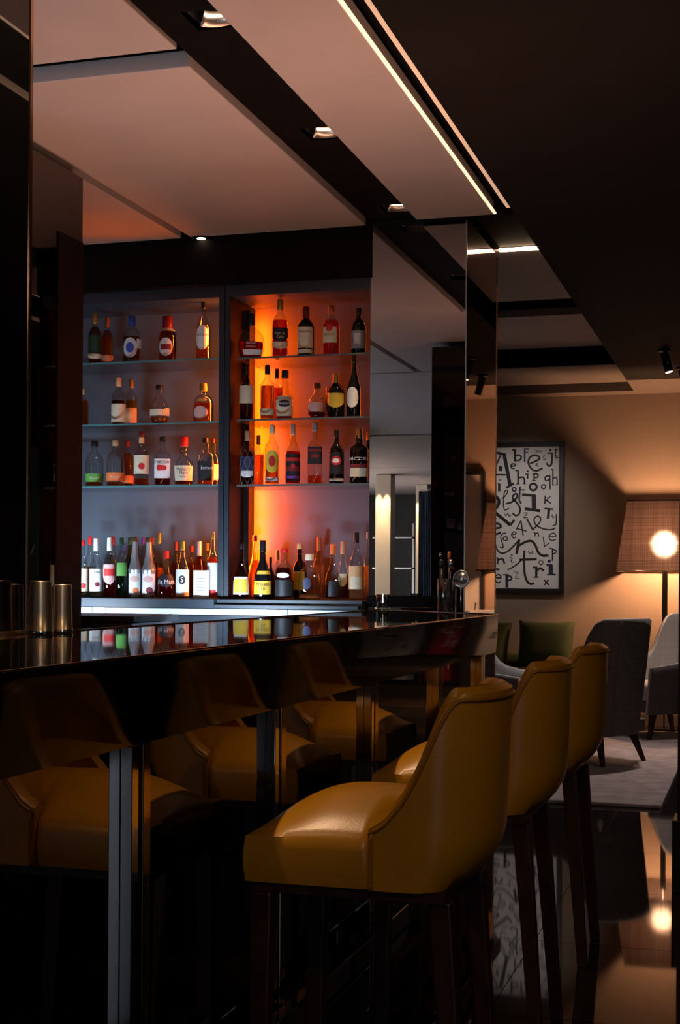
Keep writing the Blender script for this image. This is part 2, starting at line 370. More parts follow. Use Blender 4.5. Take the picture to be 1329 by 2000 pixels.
DLAB = ['square recessed downlight nearest the mirrored column', 'second square recessed downlight from the mirrored column', 'third square recessed downlight, large, near the top of the picture', 'square recessed downlight above the near end of the bar', 'square recessed downlight farthest from the mirrored column']
for hy, lb in zip(HOLES, DLAB): downlight(-1.715, hy, 3.075, lb, 100)
# small downlight at the far edge of the big board
t = thing('eyeball_downlight', 'small round downlight in the dark bulkhead above the bottle shelves', 'lamp', (-2.80, 6.752, 3.036))
lathe('trim_ring', [(.050, 0), (.050, .003), (.040, .004)], M_BLACK, t, 20); lathe('lens', [(.022, -.0015), (.022, 0)], M_LENS, t, 18)

# ================================================================== BAR
XF, XPN, XB = -1.08, -1.125, -1.78
bt = thing('bar_countertop', 'long black polished bar top with glossy curved fascia', 'counter', (XF, 1.0, ZT))
def child_at(o, par):
    l = o.location.copy(); o.parent = par; o.location = l - par.location; return o
END = [(XF, 5.90), (XB, 6.62)]
o = prism('countertop', [(XF, .2), (XF, 5.90), (XB, 6.62), (XB, .2)], ZT - .03, ZT, M_TOP, None, .002); child_at(o, bt)
# fascia profile: gently bulged, tucked in at the foot
prof = [(0, -.002), (.0012, -.05), (-.0005, -.10), (-.006, -.160), (-.06, -.160), (-.06, -.031), (-.004, -.031)]
bm = bmesh.new()
def sweep(bm, path, prof):
    R = []
    for (px, py, nx, ny) in path: R.append([bm.verts.new((px + nx * a, py + ny * a, ZT + b)) for a, b in prof])
    n = len(prof)
    for a, b in zip(R, R[1:]):
        for i in range(n): bm.faces.new((a[i], a[(i + 1) % n], b[(i + 1) % n], b[i]))
    bm.faces.new(R[0]); bm.faces.new(R[-1][::-1])
dx, dy = XB - XF, .72; L = math.hypot(dx, dy); en = (dy / L, -dx / L)
def mit(a, b):
    s = Vector((a[0] + b[0], a[1] + b[1])); s = s / (s.length); k = 1 / max(.3, s.dot(Vector(a))); return (s.x * k, s.y * k)
m1 = mit((1, 0), en)
sweep(bm, [(XF, .2, 1, 0), (XF, 5.90, *m1), (XB, 6.62, *en)], prof)
o = bm_obj('fascia', bm, M_GLOSS, bt, True); o.location = -bt.location
md = o.modifiers.new('e', 'EDGE_SPLIT'); md.split_angle = math.radians(40)
o = tube('edge_trim', [(XF + .001, .2, ZT + .001), (XF + .001, 5.90, ZT + .001), (XB, 6.625, ZT + .001)], .0028, M_COPPER, None, 6); child_at(o, bt)
o = box('edge_trim', XB - .006, XB, .2, 6.6, ZT - .03, ZT + .003, M_COPPER); child_at(o, bt)

bb = thing('bar_unit', 'dark glass bar front with polished steel posts, foot rail and mirrored plinth', 'bar', (XPN, 1.0, 0))
POSTS = [(1.46, 1.55), (2.345, 2.44), (3.13, 3.23), (3.98, 4.08), (4.88, 4.98), (5.66, 5.75)]
prev = .2
for a, b in POSTS + [(5.86, 5.9)]:
    o = box('glass_panel', XPN - .03, XPN, prev + .004, a - .003, .14, ZT - .17, M_BARGLASS, None); child_at(o, bb); prev = b
    if a < 5.8:
        for (p, q, mm, pr) in ((a, a + .028, M_CHROME, .024), (a + .034, a + .058, M_BLKGLASS, .008), (a + .062, b, M_COPPER2, .018)):
            o = box('post', XPN - .03, XPN + pr, p, q, .0, ZT - .165, mm, None, .002); child_at(o, bb)
o = prism('core', [(XPN - .04, .2), (XPN - .04, 5.86), (XB + .12, 6.45), (XB + .12, .2)], 0.0, ZT - .17, M_BLACK); child_at(o, bb)
o = box('plinth', XPN - .03, XPN + .010, .2, 5.86, .0, .125, M_CHROME, None, .003); child_at(o, bb)
o = box('foot_rail', XPN + .05, XPN + .085, .2, 5.80, .215, .275, M_CHROME, None, .004); child_at(o, bb)
for a, b in POSTS:
    o = box('rail_bracket', XPN + .009, XPN + .051, (a + b) / 2 - .015, (a + b) / 2 + .015, .23, .262, M_CHROME, None); child_at(o, bb)

# near black glass pillar at the back edge of the bar
t = thing('black_glass_pillar', 'near black glass pillar rising behind the bar at the left edge', 'pillar', (-2.05, 2.0, 0))
pa = at_x(60, 700, -1.795).y
o = box('glass_cladding', -2.42, -1.795, .4, pa, 0, 3.044, M_BLKGLASS, None, .003); child_at(o, t)
o = box('corner_trim', -1.7945, -1.7925, pa - .014, pa - .001, 0, 3.04, M_COPPER); child_at(o, t)
o = box('base_trim', -1.7945, -1.789, .4, pa - .016, ZT - .02, ZT + .010, M_COPPER); child_at(o, t)
# second pillar with mirrored flank, beside the shelves
t = thing('mirrored_pillar', 'dark mirror-clad pillar left of the bottle shelves', 'pillar', (-3.1, 5.2, 0))
PX = -2.83; py1 = at_x(158.5, 900, PX).y
o = box('core', -3.6, PX - .012, 4.6, py1, 0, 3.0, M_BLACK); child_at(o, t)
o = box('mirror_panel', PX - .011, PX, 4.6, py1, 0, 3.0, M_DKMIRROR); child_at(o, t)
py0 = at_x(110, 900, PX).y
o = box('dark_sheet', PX + .0005, PX + .006, py0, py1 - .002, 0, 2.72, mat('dark_oxblood', (.008, .004, .004), .6, vary=.2, spec=.1)); child_at(o, t)  # thin dark sheet added over the far part of the mirror

# ================================================================== MIRRORED COLUMN at the far end of the bar
XC0 = at_y(723, 800, YM).x; XC1 = at_y(910, 800, YM).x; YC1 = at_x(970, 800, XC1).y
t = thing('mirrored_column', 'tall mirror-clad column at the far end of the bar', 'column', ((XC0 + XC1) / 2, YM + .3, 0))
o = box('core', XC0 + .006, XC1 - .006, YM + .006, YC1 - .004, 0, 3.06, M_BLACK); child_at(o, t)
zb = at_y(790, 1163, YM).z; zb2 = at_y(790, 1186, YM).z
o = box('mirror_panel', XC0, XC1 - .004, YM, YM + .005, zb, 3.059, M_MIRROR); tag(o, 'grey tinted mirror'); child_at(o, t)
o = box('bronze_mirror_panel', XC1 - .005, XC1, YM + .002, YC1, 0.0, 3.059, M_BRONZE); tag(o, 'bronze tinted mirror'); child_at(o, t)
o = box('dark_ledge', XC0 - .004, XC1 - .10, YM - .025, YM + .004, zb2, zb, M_BLACK, None, .002); child_at(o, t)
o = box('lower_mirror_panel', XC0, XC1 - .004, YM, YM + .005, 0, zb2, M_MIRROR); child_at(o, t)
o = box('corner_trim', XC1 - .004, XC1 + .002, YM - .002, YM + .003, 0, 3.05, M_STEEL); child_at(o, t)
o = box('corner_trim', XC1 - .001, XC1 + .003, YC1 - .002, YC1 + .003, 0, 3.05, M_COPPER); child_at(o, t)

# ================================================================== BACK BAR CABINET
YF, YB = 6.82, 7.19
XD0, XD1 = at_y(427, 800, YF).x, at_y(449, 800, YF).x      # divider front
XR = XC0 - .002; XL = -4.2
ZCT = at_y(300, 1168, YF).z                                 # counter top height
ZH0 = at_y(300, 588, YF).z; ZH1 = at_y(300, 541, YF).z      # header
cab = thing('back_bar_cabinet', 'blue-grey back bar cabinet with two open shelf bays', 'cabinet', (-3.0, YF, ZCT))
def cbox(name, *a, lab=None, **k):
    o = box(name, *a, **k); child_at(o, cab)
    if lab: o['label'] = lab
    return o
cbox('back_panel', XL, XD0 - .001, YB, YB + .02, ZCT, ZH1, M_NAVYB)
cbox('back_panel', XD1 + .001, XR, YB, YB + .02, ZCT, ZH1, M_NAVYB)
cbox('divider', XD0, (XD0 + XD1) / 2 - .002, YF, YB + .02, ZCT, ZH1, M_NAVY, bev=.002)
cbox('divider', (XD0 + XD1) / 2 + .002, XD1 - .004, YF, YB + .02, ZCT, ZH1, M_NAVY, bev=.002)
cbox('bay_lining', XD1 - .0039, XD1, YF + .002, YB, ZCT, ZH0, M_BAYSIDE, lab='black lining')
cbox('bay_lining', XD0 - .004, XD0 - .0005, YF + .05, YB, ZCT, ZH0, M_BAYSIDE)
cbox('header', XL, XD0 - .0005, YF, YF + .03, ZH0, ZH1, M_NAVY, bev=.002)
cbox('header', XD1 - .0035, XR, YF, YF + .03, at_y(600, 571, YF).z, ZH1, M_NAVY, bev=.002)
cbox('header_moulding', XL, XR, YF - .012, YF - .0005, ZH1 - .02, ZH1 + .035, M_NAVY, bev=.004)
cbox('bay_ceiling', XL, XD0 - .0005, YF + .031, YB - .001, ZH0 + .002, ZH0 + .02, M_NAVY)
zc2 = at_y(600, 571, YF).z
cbox('bay_ceiling', XD1 + .0005, XR, YF + .031, YB - .001, zc2 + .002, zc2 + .02, M_NAVY)
cbox('top_panel', XL, XR, YF, YB, ZH1 + .001, ZH1 + .02, M_NAVY)
# led fins and strips
LEDO = mat('orange_led', (.8, .2, .05), .5, emit=(1.0, .16, .012), estr=10.0, vary=.01)
cbox('led_fin', XD1 + .0005, XD1 + .026, YB - .152, YB - .147, ZCT + .01, ZH0 - .03, M_BAYSIDE)
cbox('led_strip', XD1 + .0005, XD1 + .004, YB - .13, YB - .115, ZCT + .02, ZH0 - .04, LEDO)
zm = (ZCT + ZH0) / 2
area('orange_bay_light', (XD1 + .009, YB - .105, zm), (.75, 1, 0), .012, ZH0 - ZCT - .1, 50, (1.0, .075, .001))
area('orange_bay_light', (XD0 - .012, YB - .25, zm), (-1, -.12, 0), .012, ZH0 - ZCT - .1, 18.0, (1.0, .17, .015))
area('orange_bay_light', (XR - .012, YB - .10, zm), (-1, -.25, 0), .012, ZH0 - ZCT - .1, 1.2, (1.0, .17, .015))
# counter and lower cabinets
cnt = thing('back_counter', 'blue-grey back counter slab under the bottles', 'counter', (-3.0, YF, ZCT - .05))
zs = at_y(300, 1187, YF - .10).z
o = box('slab', XL, XD0 + .02, YF - .10, YB + .02, zs, ZCT - .0005, M_NAVY, None, .003); child_at(o, cnt)
o = box('slab', XD0 + .021, XR - .02, YF - .06, YB + .02, zs, ZCT - .0005, M_NAVY, None, .003); child_at(o, cnt)
o = box('front_lip', XD0 + .021, XR - .03, YF - .10, YF - .0605, zs, ZCT - .028, M_NAVY, None, .003); child_at(o, cnt)
zw = at_y(300, 1200, YF - .02).z
low = thing('drawer_cabinet', 'row of white drawer fronts and grey-blue doors below the back counter', 'cabinet', (-3.0, YF, 0))
xs = [XL, at_y(180, 1190, YF - .02).x, at_y(207, 1190, YF - .02).x, at_y(562, 1190, YF - .02).x, XR - .02]
for a, b in zip(xs, xs[1:]):
    o = box('drawer_front', a + .002, b - .002, YF - .02, YF, zw + .002, zs - .004, M_WHITE, None, .001); child_at(o, low)
xs = [XL + .6 * k for k in range(4)] + [XR - .02]
for a, b in zip(xs, xs[1:]):
    o = box('door', a + .002, b - .002, YF - .02, YF, .08, zw - .002, M_NAVY, None, .002); child_at(o, low)
o = box('carcass', XL, XR - .021, YF + .001, YB + .02, 0, zs - .003, M_NAVY); child_at(o, low)
# service unit between pillar and counter
ux1 = at_y(262, 1210, 5.75).x; uz = at_y(262, 1204, 5.75).z
t = thing('service_station', 'small dark-topped steel service unit behind the bar', 'cabinet', (-3.0, 5.9, 0))
o = box('dark_top', -3.4, ux1, 5.75, 6.25, uz - .028, uz, M_PLASTIC, None, .003); child_at(o, t)
o = box('steel_body', -3.38, ux1 - .02, 5.78, 6.22, 0, uz - .03, M_STEEL, None, .003); child_at(o, t)
o = box('recess', -3.2, ux1 - .08, 5.775, 5.7795, uz - .10, uz - .05, M_PLASTIC); child_at(o, t)

# glass shelves
SHY = YF + .035
def shelf_z(x, y): return at_y(x, y, SHY).z
BAYS = {1: (XL, XD0 - .004), 2: (XD1 + .027, XR - .001)}
SHZ = {}
SLAB = {(1, 1): 'top', (1, 2): 'middle', (1, 3): 'lowest', (2, 1): 'top', (2, 2): 'middle', (2, 3): 'lowest'}
BN = {1: 'left bottle bay', 2: 'orange-lit right bottle bay'}
for (b, k), y in {(1, 1): 704, (1, 2): 826, (1, 3): 948, (2, 1): 693.5, (2, 2): 816, (2, 3): 945}.items():
    xm = 292 if b == 1 else 586
    z = shelf_z(xm, y); SHZ[(b, k)] = z
    t = thing('glass_shelf', f'{SLAB[(b, k)]} clear glass shelf in the {BN[b]}', 'shelf', ((BAYS[b][0] + BAYS[b][1]) / 2, SHY, z), 0, 'glass bottle shelves')
    o = box('pane', BAYS[b][0], BAYS[b][1], SHY, YB - .003, z - .010, z - .0005, G_SHELF); child_at(o, t)
    o = box('polished_edge', BAYS[b][0], BAYS[b][1], SHY - .003, SHY - .0002, z - .010, z - .0005, M_TEAL if b == 1 else mat('dark_glass_edge', (.10, .12, .12), .2, vary=.1)); child_at(o, t)
SHZ[(1, 4)] = ZCT; SHZ[(2, 4)] = ZCT

# ================================================================== BOTTLES
SHAPES = {
 'std': [(.92, 0), (1, .015), (1, .58), (.93, .64), (.62, .71), (.38, .76), (.33, .80), (.32, 1)],
 'tall': [(.94, 0), (1, .012), (1, .50), (.93, .57), (.6, .66), (.38, .74), (.30, .83), (.28, 1)],
 'round': [(.62, 0), (.82, .02), (.98, .14), (1, .30), (.96, .43), (.78, .57), (.5, .66), (.36, .72), (.34, .8), (.34, 1)],
 'flask': [(.9, 0), (1, .03), (1, .46), (.93, .58), (.7, .66), (.42, .70), (.34, .73), (.34, 1)],
 'cognac': [(.95, 0), (1, .02), (.98, .30), (.85, .42), (.55, .55), (.36, .66), (.30, .76), (.27, 1)],
 'cone': [(.97, 0), (1, .01), (1, .44), (1.03, .45), (1.03, .47), (.95, .485), (.72, .57), (.52, .68), (.44, .8), (.42, .95), (.46, .955), (.46, .97), (.4, 1)],
 'square': [(.96, 0), (1, .012), (1, .60), (.92, .65), (.5, .70), (.35, .74), (.32, 1)],
 'oblate': [(.58, 0), (.82, .03), (.98, .2), (1, .34), (.92, .50), (.62, .62), (.3, .67), (.24, .72), (.24, 1)],
 'wine': [(.96, 0), (1, .01), (1, .44), (.95, .52), (.7, .63), (.46, .74), (.33, .86), (.30, 1)],
 'wax': [(.84, 0), (.9, .02), (1, .34), (1, .42), (.72, .52), (.44, .58), (.37, .62), (.33, 1)],
 'bourbon': [(.95, 0), (1, .02), (1, .52), (.96, .60), (.80, .68), (.5, .74), (.34, .78), (.33, 1)],
}
LQ = {'amber': (.86, .30, .035), 'deep': (.60, .13, .015), 'gold': (.95, .56, .07), 'red': (.55, .03, .02), 'brown': (.30, .07, .015), 'green': (.05, .25, .08), 'magenta': (.55, .03, .10), 'pale': (.97, .86, .62)}
BODY = {'clear': G_CLEAR, 'smoke': thin_glass('smoke_glass', (.55, .50, .46)), 'green': thin_glass('green_glass', (.18, .42, .22)),
        'dark': mat('dark_bottle_glass', (.010, .005, .004), .06, ior=1.5, vary=.2), 'black': mat('black_bottle', (.006, .006, .007), .08, vary=.1),
        'silver': mat('silver_bottle', (.62, .64, .68), .28, .85, vary=.05), 'wine': mat('dark_green_bottle_glass', (.006, .010, .007), .06, vary=.2)}
PC = {'cream': (.72, .62, .44), 'white': (.78, .78, .76), 'yellow': (.75, .50, .05), 'black': (.012, .012, .014), 'red': (.60, .02, .02), 'green': (.10, .30, .05), 'orange': (.75, .18, .05),
      'blue': (.03, .07, .35), 'navy': (.02, .03, .09), 'silver': (.55, .56, .58), 'gold': (.55, .32, .08), 'pink': (.70, .40, .36), 'burgundy': (.20, .012, .02), 'cork': (.48, .30, .16), 'grey': (.25, .26, .28),
      'tan': (.50, .30, .17), 'purple': (.16, .04, .28), 'dkgreen': (.008, .035, .016), 'copper': (.55, .22, .10), 'peach': (.75, .42, .20), 'dkred': (.14, .015, .012), 'brown': (.08, .03, .015)}
def pm(c, kind='paper'):
    if kind == 'cap': return mat('cap_' + c, PC[c], .32, .7 if c in ('gold', 'silver', 'copper') else 0, vary=.06, vscale=40)
    return mat('label_' + c, PC[c], .55, vary=.05, vscale=60)
TXT = {}
def text_mesh(s):
    if s in TXT: return TXT[s]
    cu = bpy.data.curves.new('t', 'FONT'); cu.body = s; cu.align_x = 'CENTER'; cu.align_y = 'CENTER'; cu.resolution_u = 2; cu.size = 1
    ob = bpy.data.objects.new('t', cu); COL.objects.link(ob); bpy.context.view_layer.update()
    me = bpy.data.meshes.new_from_object(ob.evaluated_get(bpy.context.evaluated_depsgraph_get()))
    v = [tuple(x.co) for x in me.vertices]; f = [tuple(p.vertices) for p in me.polygons]
    bpy.data.objects.remove(ob); bpy.data.curves.remove(cu); bpy.data.meshes.remove(me)
    xs = [a[0] for a in v]; TXT[s] = (v, f, max(xs) - min(xs)); return TXT[s]
def bottle(bay, sh, row, x, ytop, wpx, shape, glass, liq, fill, cap, capf, labels, texts, desc, ky=1.0):
    Y = {0: 6.925, 1: 7.06}[row] if sh < 4 else {0: 6.865, 1: 7.00, 2: 7.10}[row]
    zb = SHZ[(bay, sh)]; p = at_y(x, ytop, Y); X = p.x; H = p.z - zb
    depth = (p - EYE).dot(fw); R = wpx * depth / F / 2
    n = 5.0 if shape == 'square' else 2.0
    if shape == 'oblate': ky = .5
    ang = math.atan2(-Y, -X) + math.pi / 2
    t = thing('liquor_bottle', desc, 'bottle', (X, Y, zb), ang, 'bottles in the ' + BN[bay])
    pr = [(r * R, z * H) for r, z in SHAPES[shape]]; tab = [(z, r) for r, z in pr]
    zc = H * (1 - capf)
    body = [q for q in pr if q[1] < zc] + [(interp(tab, zc), zc), (interp(tab, zc), zc + .3 * (H - zc))]
    lathe('glass_body', body, BODY[glass], t, 20, n=n, ky=ky)
    if liq and glass in ('clear', 'smoke', 'green'):
        zt = H * fill; lp = [(max(.001, r * .90 - .001), max(z, .010)) for r, z in pr if z < zt] + [(max(.001, interp(tab, zt) * .9 - .001), zt)]
        lathe('liquid', lp, liquid('liquid_' + liq, LQ[liq]), t, 18, n=n, ky=ky)
    nr = interp(tab, zc) * 1.12
    lathe('cap', [(nr, zc), (nr * 1.02, zc + .1 * (H - zc)), (nr * .98, H * .985), (nr * .8, H)], pm(cap, 'cap'), t, 14)
    first = None
    for li, (z0, z1, arc, colr, shp, off) in enumerate(labels):
        bm = bmesh.new(); NA, NZ = 12, 4; g = []
        for i in range(NA + 1):
            u = -1 + 2 * i / NA; th = -math.pi / 2 + math.radians(off + arc * u); row_ = []
            k = {'rect': 1.0, 'oval': math.sqrt(max(0, 1 - u * u)), 'shield': 1.0}[shp]
            for j in range(NZ + 1):
                v = -1 + 2 * j / NZ
                if shp == 'oval': zz = (z0 + z1) / 2 + v * k * (z1 - z0) / 2
                elif shp == 'shield': lo = z0 + (z1 - z0) * .35 * (u * u); zz = lo + (z1 - lo) * (v + 1) / 2
                else: zz = z0 + (z1 - z0) * (v + 1) / 2
                zz *= H; r = interp(tab, zz) * 1.012 + .0006 + .0005 * li; s_ = sect(th, n, ky)
                row_.append(bm.verts.new((r * s_[0], r * s_[1], zz)))
            g.append(row_)
        for i in range(NA):
            for j in range(NZ):
                try: bm.faces.new((g[i][j], g[i + 1][j], g[i + 1][j + 1], g[i][j + 1]))
                except ValueError: pass
        lab_o = bm_obj('label', bm, pm(colr), t, True)
        if li == 0: first = lab_o
    for (s, zc_, hgt, colr, off) in texts:
        v, f, wd = text_mesh(s); k = hgt * H / .7; vs = []
        for (a, b, c) in v:
            zz = zc_ * H + b * k; r = interp(tab, zz) * 1.012 + .0028; th = -math.pi / 2 + math.radians(off) + a * k / max(r, .004)
            s_ = sect(th, n, ky); vs.append((r * s_[0], r * s_[1], zz))
        me = bpy.data.meshes.new('lettering'); me.from_pydata(vs, [], f); link('lettering', me, first or t, pm(colr))
    return t
R_, O_, S_ = 'rect', 'oval', 'shield'
B = bottle
# left bay, top shelf
B(1,1,0,186,612,26,'std','clear','deep',.74,'gold',.20,[(.10,.20,75,'cream',S_,0),(.22,.56,70,'dkgreen',R_,0)],[],'dark whisky bottle with gold cap and green label, leftmost on the top shelf')
B(1,1,1,210,620,24,'std','clear','amber',.74,'copper',.20,[(.12,.24,70,'copper',S_,0)],[],'amber whisky bottle with coppery cap tucked behind the leftmost top-shelf bottle')
B(1,1,0,258,618,36,'bourbon','clear','deep',.56,'blue',.20,[(.10,.52,48,'silver',O_,-12),(.20,.42,26,'blue',O_,-12),(.30,.50,22,'white',R_,52)],[],'whisky bottle with blue cap and blue-silver oval label, top shelf')
B(1,1,0,328,618,36,'bourbon','clear','deep',.70,'burgundy',.26,[(.66,.74,80,'silver',R_,0),(.10,.50,46,'silver',O_,-14),(.24,.36,34,'burgundy',R_,-14)],[],'whisky bottle with burgundy cap and silver oval label, top shelf')
B(1,1,0,398,588,28,'tall','clear','amber',.26,'black',.13,[(.16,.58,60,'white',O_,-12)],[('GLEN GRANT',.41,.035,'black',-12)],'tall near-empty clear bottle with white oval label and black cap')
# left bay, middle shelf
B(1,2,0,163,760,22,'std','clear','amber',.70,'cork',.15,[],[],'plain amber bottle half hidden at the left end of the middle shelf')
B(1,2,0,232,738,28,'std','clear','deep',.52,'peach',.18,[(.06,.44,75,'cream',R_,0)],[],'amber bottle with a plain cream label and peach cap, middle shelf')
B(1,2,1,257,741,24,'std','clear','gold',.56,'gold',.18,[(.10,.40,60,'peach',R_,0)],[],'bright golden bottle behind the cream-labelled one, middle shelf')
B(1,2,0,312,752,38,'round','clear','amber',.17,'black',.12,[(.20,.36,60,'cream',R_,-15),(.20,.40,22,'white',R_,62)],[],'squat round bottle with black cap and narrow cream label, middle shelf')
B(1,2,0,398,749,40,'flask','clear','amber',.50,'gold',.20,[(.08,.40,46,'pink',O_,-20),(.52,.60,30,'gold',O_,-8)],[],'broad-shouldered amber bottle with pink oval label, right end of the middle shelf')
# left bay, lowest shelf
B(1,3,0,185,861,35,'bourbon','clear','amber',.12,'black',.13,[(.10,.28,80,'green',R_,0)],[('BULLEIT',.19,.045,'cream',0)],'near-empty clear bottle with green band label, lowest left shelf')
B(1,3,0,226,859,35,'bourbon','clear','amber',.10,'cork',.13,[(.12,.29,80,'orange',R_,0)],[('BULLEIT',.20,.045,'cream',0)],'near-empty clear bottle with orange band label and cork cap')
B(1,3,1,249,861,26,'bourbon','clear','amber',.74,'dkred',.13,[(.10,.26,70,'orange',R_,0)],[],'full amber bottle with orange band label behind the near-empty one')
B(1,3,0,277,843,30,'std','clear','amber',.14,'dkred',.10,[(.78,.89,80,'peach',R_,0),(.22,.56,70,'cream',R_,0),(.30,.42,24,'red',O_,0)],[],'tall clear bottle with dark red cap, cream label and red seal')
B(1,3,0,318,853,32,'square','clear','deep',.18,'black',.10,[(.15,.54,60,'white',R_,-8),(.30,.42,18,'red',O_,-8)],[('JIM BEAM',.47,.05,'black',-8)],'square clear bottle with white label and round red seal')
B(1,3,0,360,853,40,'wax','clear','deep',.34,'red',.20,[(.09,.40,62,'cream',R_,-5)],[("Maker's",.32,.065,'brown',-5),('Mark',.25,.065,'brown',-2),('WHISKY',.17,.035,'brown',-5)],'bottle dipped in bright red wax with a wide cream label')
B(1,3,0,402,855,32,'square','clear','amber',.10,'black',.11,[(.10,.50,66,'black',R_,12)],[('Jack',.36,.07,'silver',12)],'square clear bottle with black label at the right end of the lowest shelf')
B(1,3,1,418,856,26,'square','clear','amber',.50,'brown',.10,[(.14,.46,60,'cream',R_,0)],[],'square amber bottle behind the black-labelled one by the divider')
# left bay, counter: front row
B(1,4,0,163,1055,20,'tall','clear','pale',.5,'red',.10,[(.10,.50,70,'cream',R_,0),(.15,.25,30,'red',O_,0)],[],'clear syrup bottle with cream and red label at the left end of the counter')
B(1,4,0,188,1051,25,'tall','clear','pale',.10,'white',.22,[(.86,.92,90,'red',R_,0),(.10,.48,75,'white',R_,0),(.18,.26,22,'burgundy',O_,12)],[('SANS',.42,.04,'brown',0)],'clear syrup bottle with white label and white and red banded neck')
B(1,4,0,214,1050,25,'tall','clear','red',.44,'white',.22,[(.84,.92,90,'red',R_,0),(.22,.55,66,'pink',S_,0),(.36,.48,46,'red',R_,0)],[],'red liqueur bottle with pink shield label and white cap')
B(1,4,0,238,1050,25,'tall','clear','green',.40,'dkgreen',.13,[(.36,.58,50,'green',R_,0)],[],'green liqueur bottle with green label and green cap')
B(1,4,0,264,1049,25,'cone','silver',None,0,'brown',.08,[(.05,.40,60,'white',R_,0),(.07,.17,28,'orange',O_,8),(.26,.36,44,'pink',O_,-4)],[],'silver cone-necked bottle with an orange fruit on its label')
B(1,4,0,291,1050,27,'cone','silver',None,0,'brown',.08,[(.05,.40,60,'white',R_,0),(.07,.18,30,'burgundy',O_,8),(.26,.36,44,'pink',O_,-4)],[],'silver cone-necked bottle with dark berries on its label')
B(1,4,0,325,1076,33,'cognac','clear','magenta',.34,'red',.16,[(.24,.50,80,'black',S_,0)],[('Tia Maria',.34,.085,'white',0)],'squat black-labelled liqueur bottle with magenta base and red cap')
B(1,4,0,357,1057,27,'tall','clear','pale',.10,'gold',.16,[(.04,.50,70,'white',R_,0),(.24,.40,28,'black',O_,-4)],[('S',.32,.09,'white',-4)],'white-labelled bottle with a black round emblem and gold cap')
B(1,4,0,416,1040,22,'tall','clear','amber',.62,'gold',.10,[(.10,.54,75,'white',R_,0),(.04,.13,34,'red',R_,0)],[],'tall bottle with white label and gold cap next to the divider')
# left bay, counter: second row
B(1,4,1,176,1048,24,'tall','clear','pale',.5,'red',.14,[],[],'clear bottle with plain red cap, second row at the left end of the counter')
B(1,4,1,221,1048,24,'tall','clear','pale',.62,'burgundy',.15,[],[],'clear bottle with crimson cap behind the pink shield label')
B(1,4,2,243,1061,22,'tall','clear','pale',.55,'blue',.14,[(.2,.5,60,'blue',R_,0)],[],'clear bottle with blue cap behind the green liqueur')
B(1,4,1,254,1050,24,'tall','green',None,0,'dkgreen',.13,[],[],'dark green bottle with green cap left of the silver bottles')
B(1,4,2,280,1049,20,'tall','clear','pale',.6,'purple',.13,[],[],'clear bottle with purple cap seen between the two silver bottles')
B(1,4,1,298,1049,22,'tall','clear','deep',.6,'dkred',.13,[],[],'bottle with dark red cap behind the berry-labelled silver bottle')
B(1,4,2,312,1040,25,'cognac','clear','gold',.52,'gold',.18,[(.30,.46,55,'orange',O_,0)],[],'slender golden yellow liqueur bottle with gold cap behind the magenta one')
B(1,4,1,344,1058,22,'tall','clear','deep',.62,'dkred',.16,[],[],'slim clear-necked bottle with dark red foil behind the round-emblem bottle')
B(1,4,2,375,1066,24,'tall','clear','amber',.66,'burgundy',.12,[],[],'amber bottle with burgundy cap left of the copper-necked bottle')
B(1,4,1,390,1057,24,'tall','clear','amber',.72,'silver',.26,[],[],'amber bottle with long silver foil behind the white card')
B(1,4,2,406,1061,20,'tall','clear','amber',.62,'gold',.14,[],[],'amber bottle with gold cap just behind the tall white-labelled bottle')
# right bay, top shelf
B(2,1,0,491,613,53,'oblate','clear','red',.38,'black',.26,[(.08,.20,46,'white',R_,8)],[('Barceló',.34,.05,'white',0),('IMPERIAL',.26,.04,'white',0)],'wide flattened round bottle with black stopper and low white label')
B(2,1,0,548,585,32,'std','clear','deep',.64,'gold',.18,[(.26,.50,66,'black',S_,0),(.14,.26,66,'cream',S_,0)],[('Flor de',.40,.045,'cream',0),('Caña',.34,.045,'cream',0)],'tall red-lit amber bottle with black and cream label, top shelf')
B(2,1,0,598,599,33,'std','dark',None,0,'dkred',.24,[(.16,.58,62,'cream',R_,-8),(.05,.13,62,'cream',R_,-8)],[('Matusalem',.48,.045,'dkred',-8)],'dark bottle with cream label and dark red capsule, top shelf')
B(2,1,0,648,597,36,'bourbon','clear','deep',.70,'copper',.16,[(.24,.56,48,'cream',R_,-14),(.46,.60,22,'red',O_,-14)],[('BACARDI',.40,.04,'brown',-14)],'red-brown bottle with cream label and round red badge, top shelf')
B(2,1,0,701,602,30,'bourbon','wine',None,0,'black',.16,[(.12,.50,58,'grey',R_,-6),(.20,.44,26,'silver',R_,-10)],[],'dark green-black bottle with grey label, right end of the top shelf')
# right bay, middle shelf
B(2,2,0,482,713,28,'std','clear','brown',.60,'black',.16,[(.30,.62,72,'cream',R_,-4)],[],'dark amber bottle with large cream label, left end of the middle shelf')
B(2,2,0,523,713,29,'std','clear','gold',.62,'black',.17,[(.08,.20,70,'cream',R_,0)],[],'clear golden bottle with black cap and narrow low cream label')
B(2,2,1,541,720,24,'std','clear','deep',.64,'black',.18,[],[],'unlabelled red-lit bottle with black cap between two middle-shelf bottles')
B(2,2,0,557,723,36,'wax','clear','brown',.42,'black',.16,[(.06,.46,66,'cream',R_,-4),(.24,.38,40,'black',O_,-4)],[('KRAKEN',.31,.045,'white',-4)],'bottle with large cream label and black emblem, middle shelf')
B(2,2,0,620,748,38,'round','clear','brown',.18,'brown',.16,[(.17,.44,50,'pink',R_,-16),(.17,.44,20,'pink',R_,62)],[],'squat round bottle with pale pink label, middle shelf')
B(2,2,1,641,755,22,'std','clear','deep',.62,'copper',.14,[],[],'small red-lit bottle behind the squat round one')
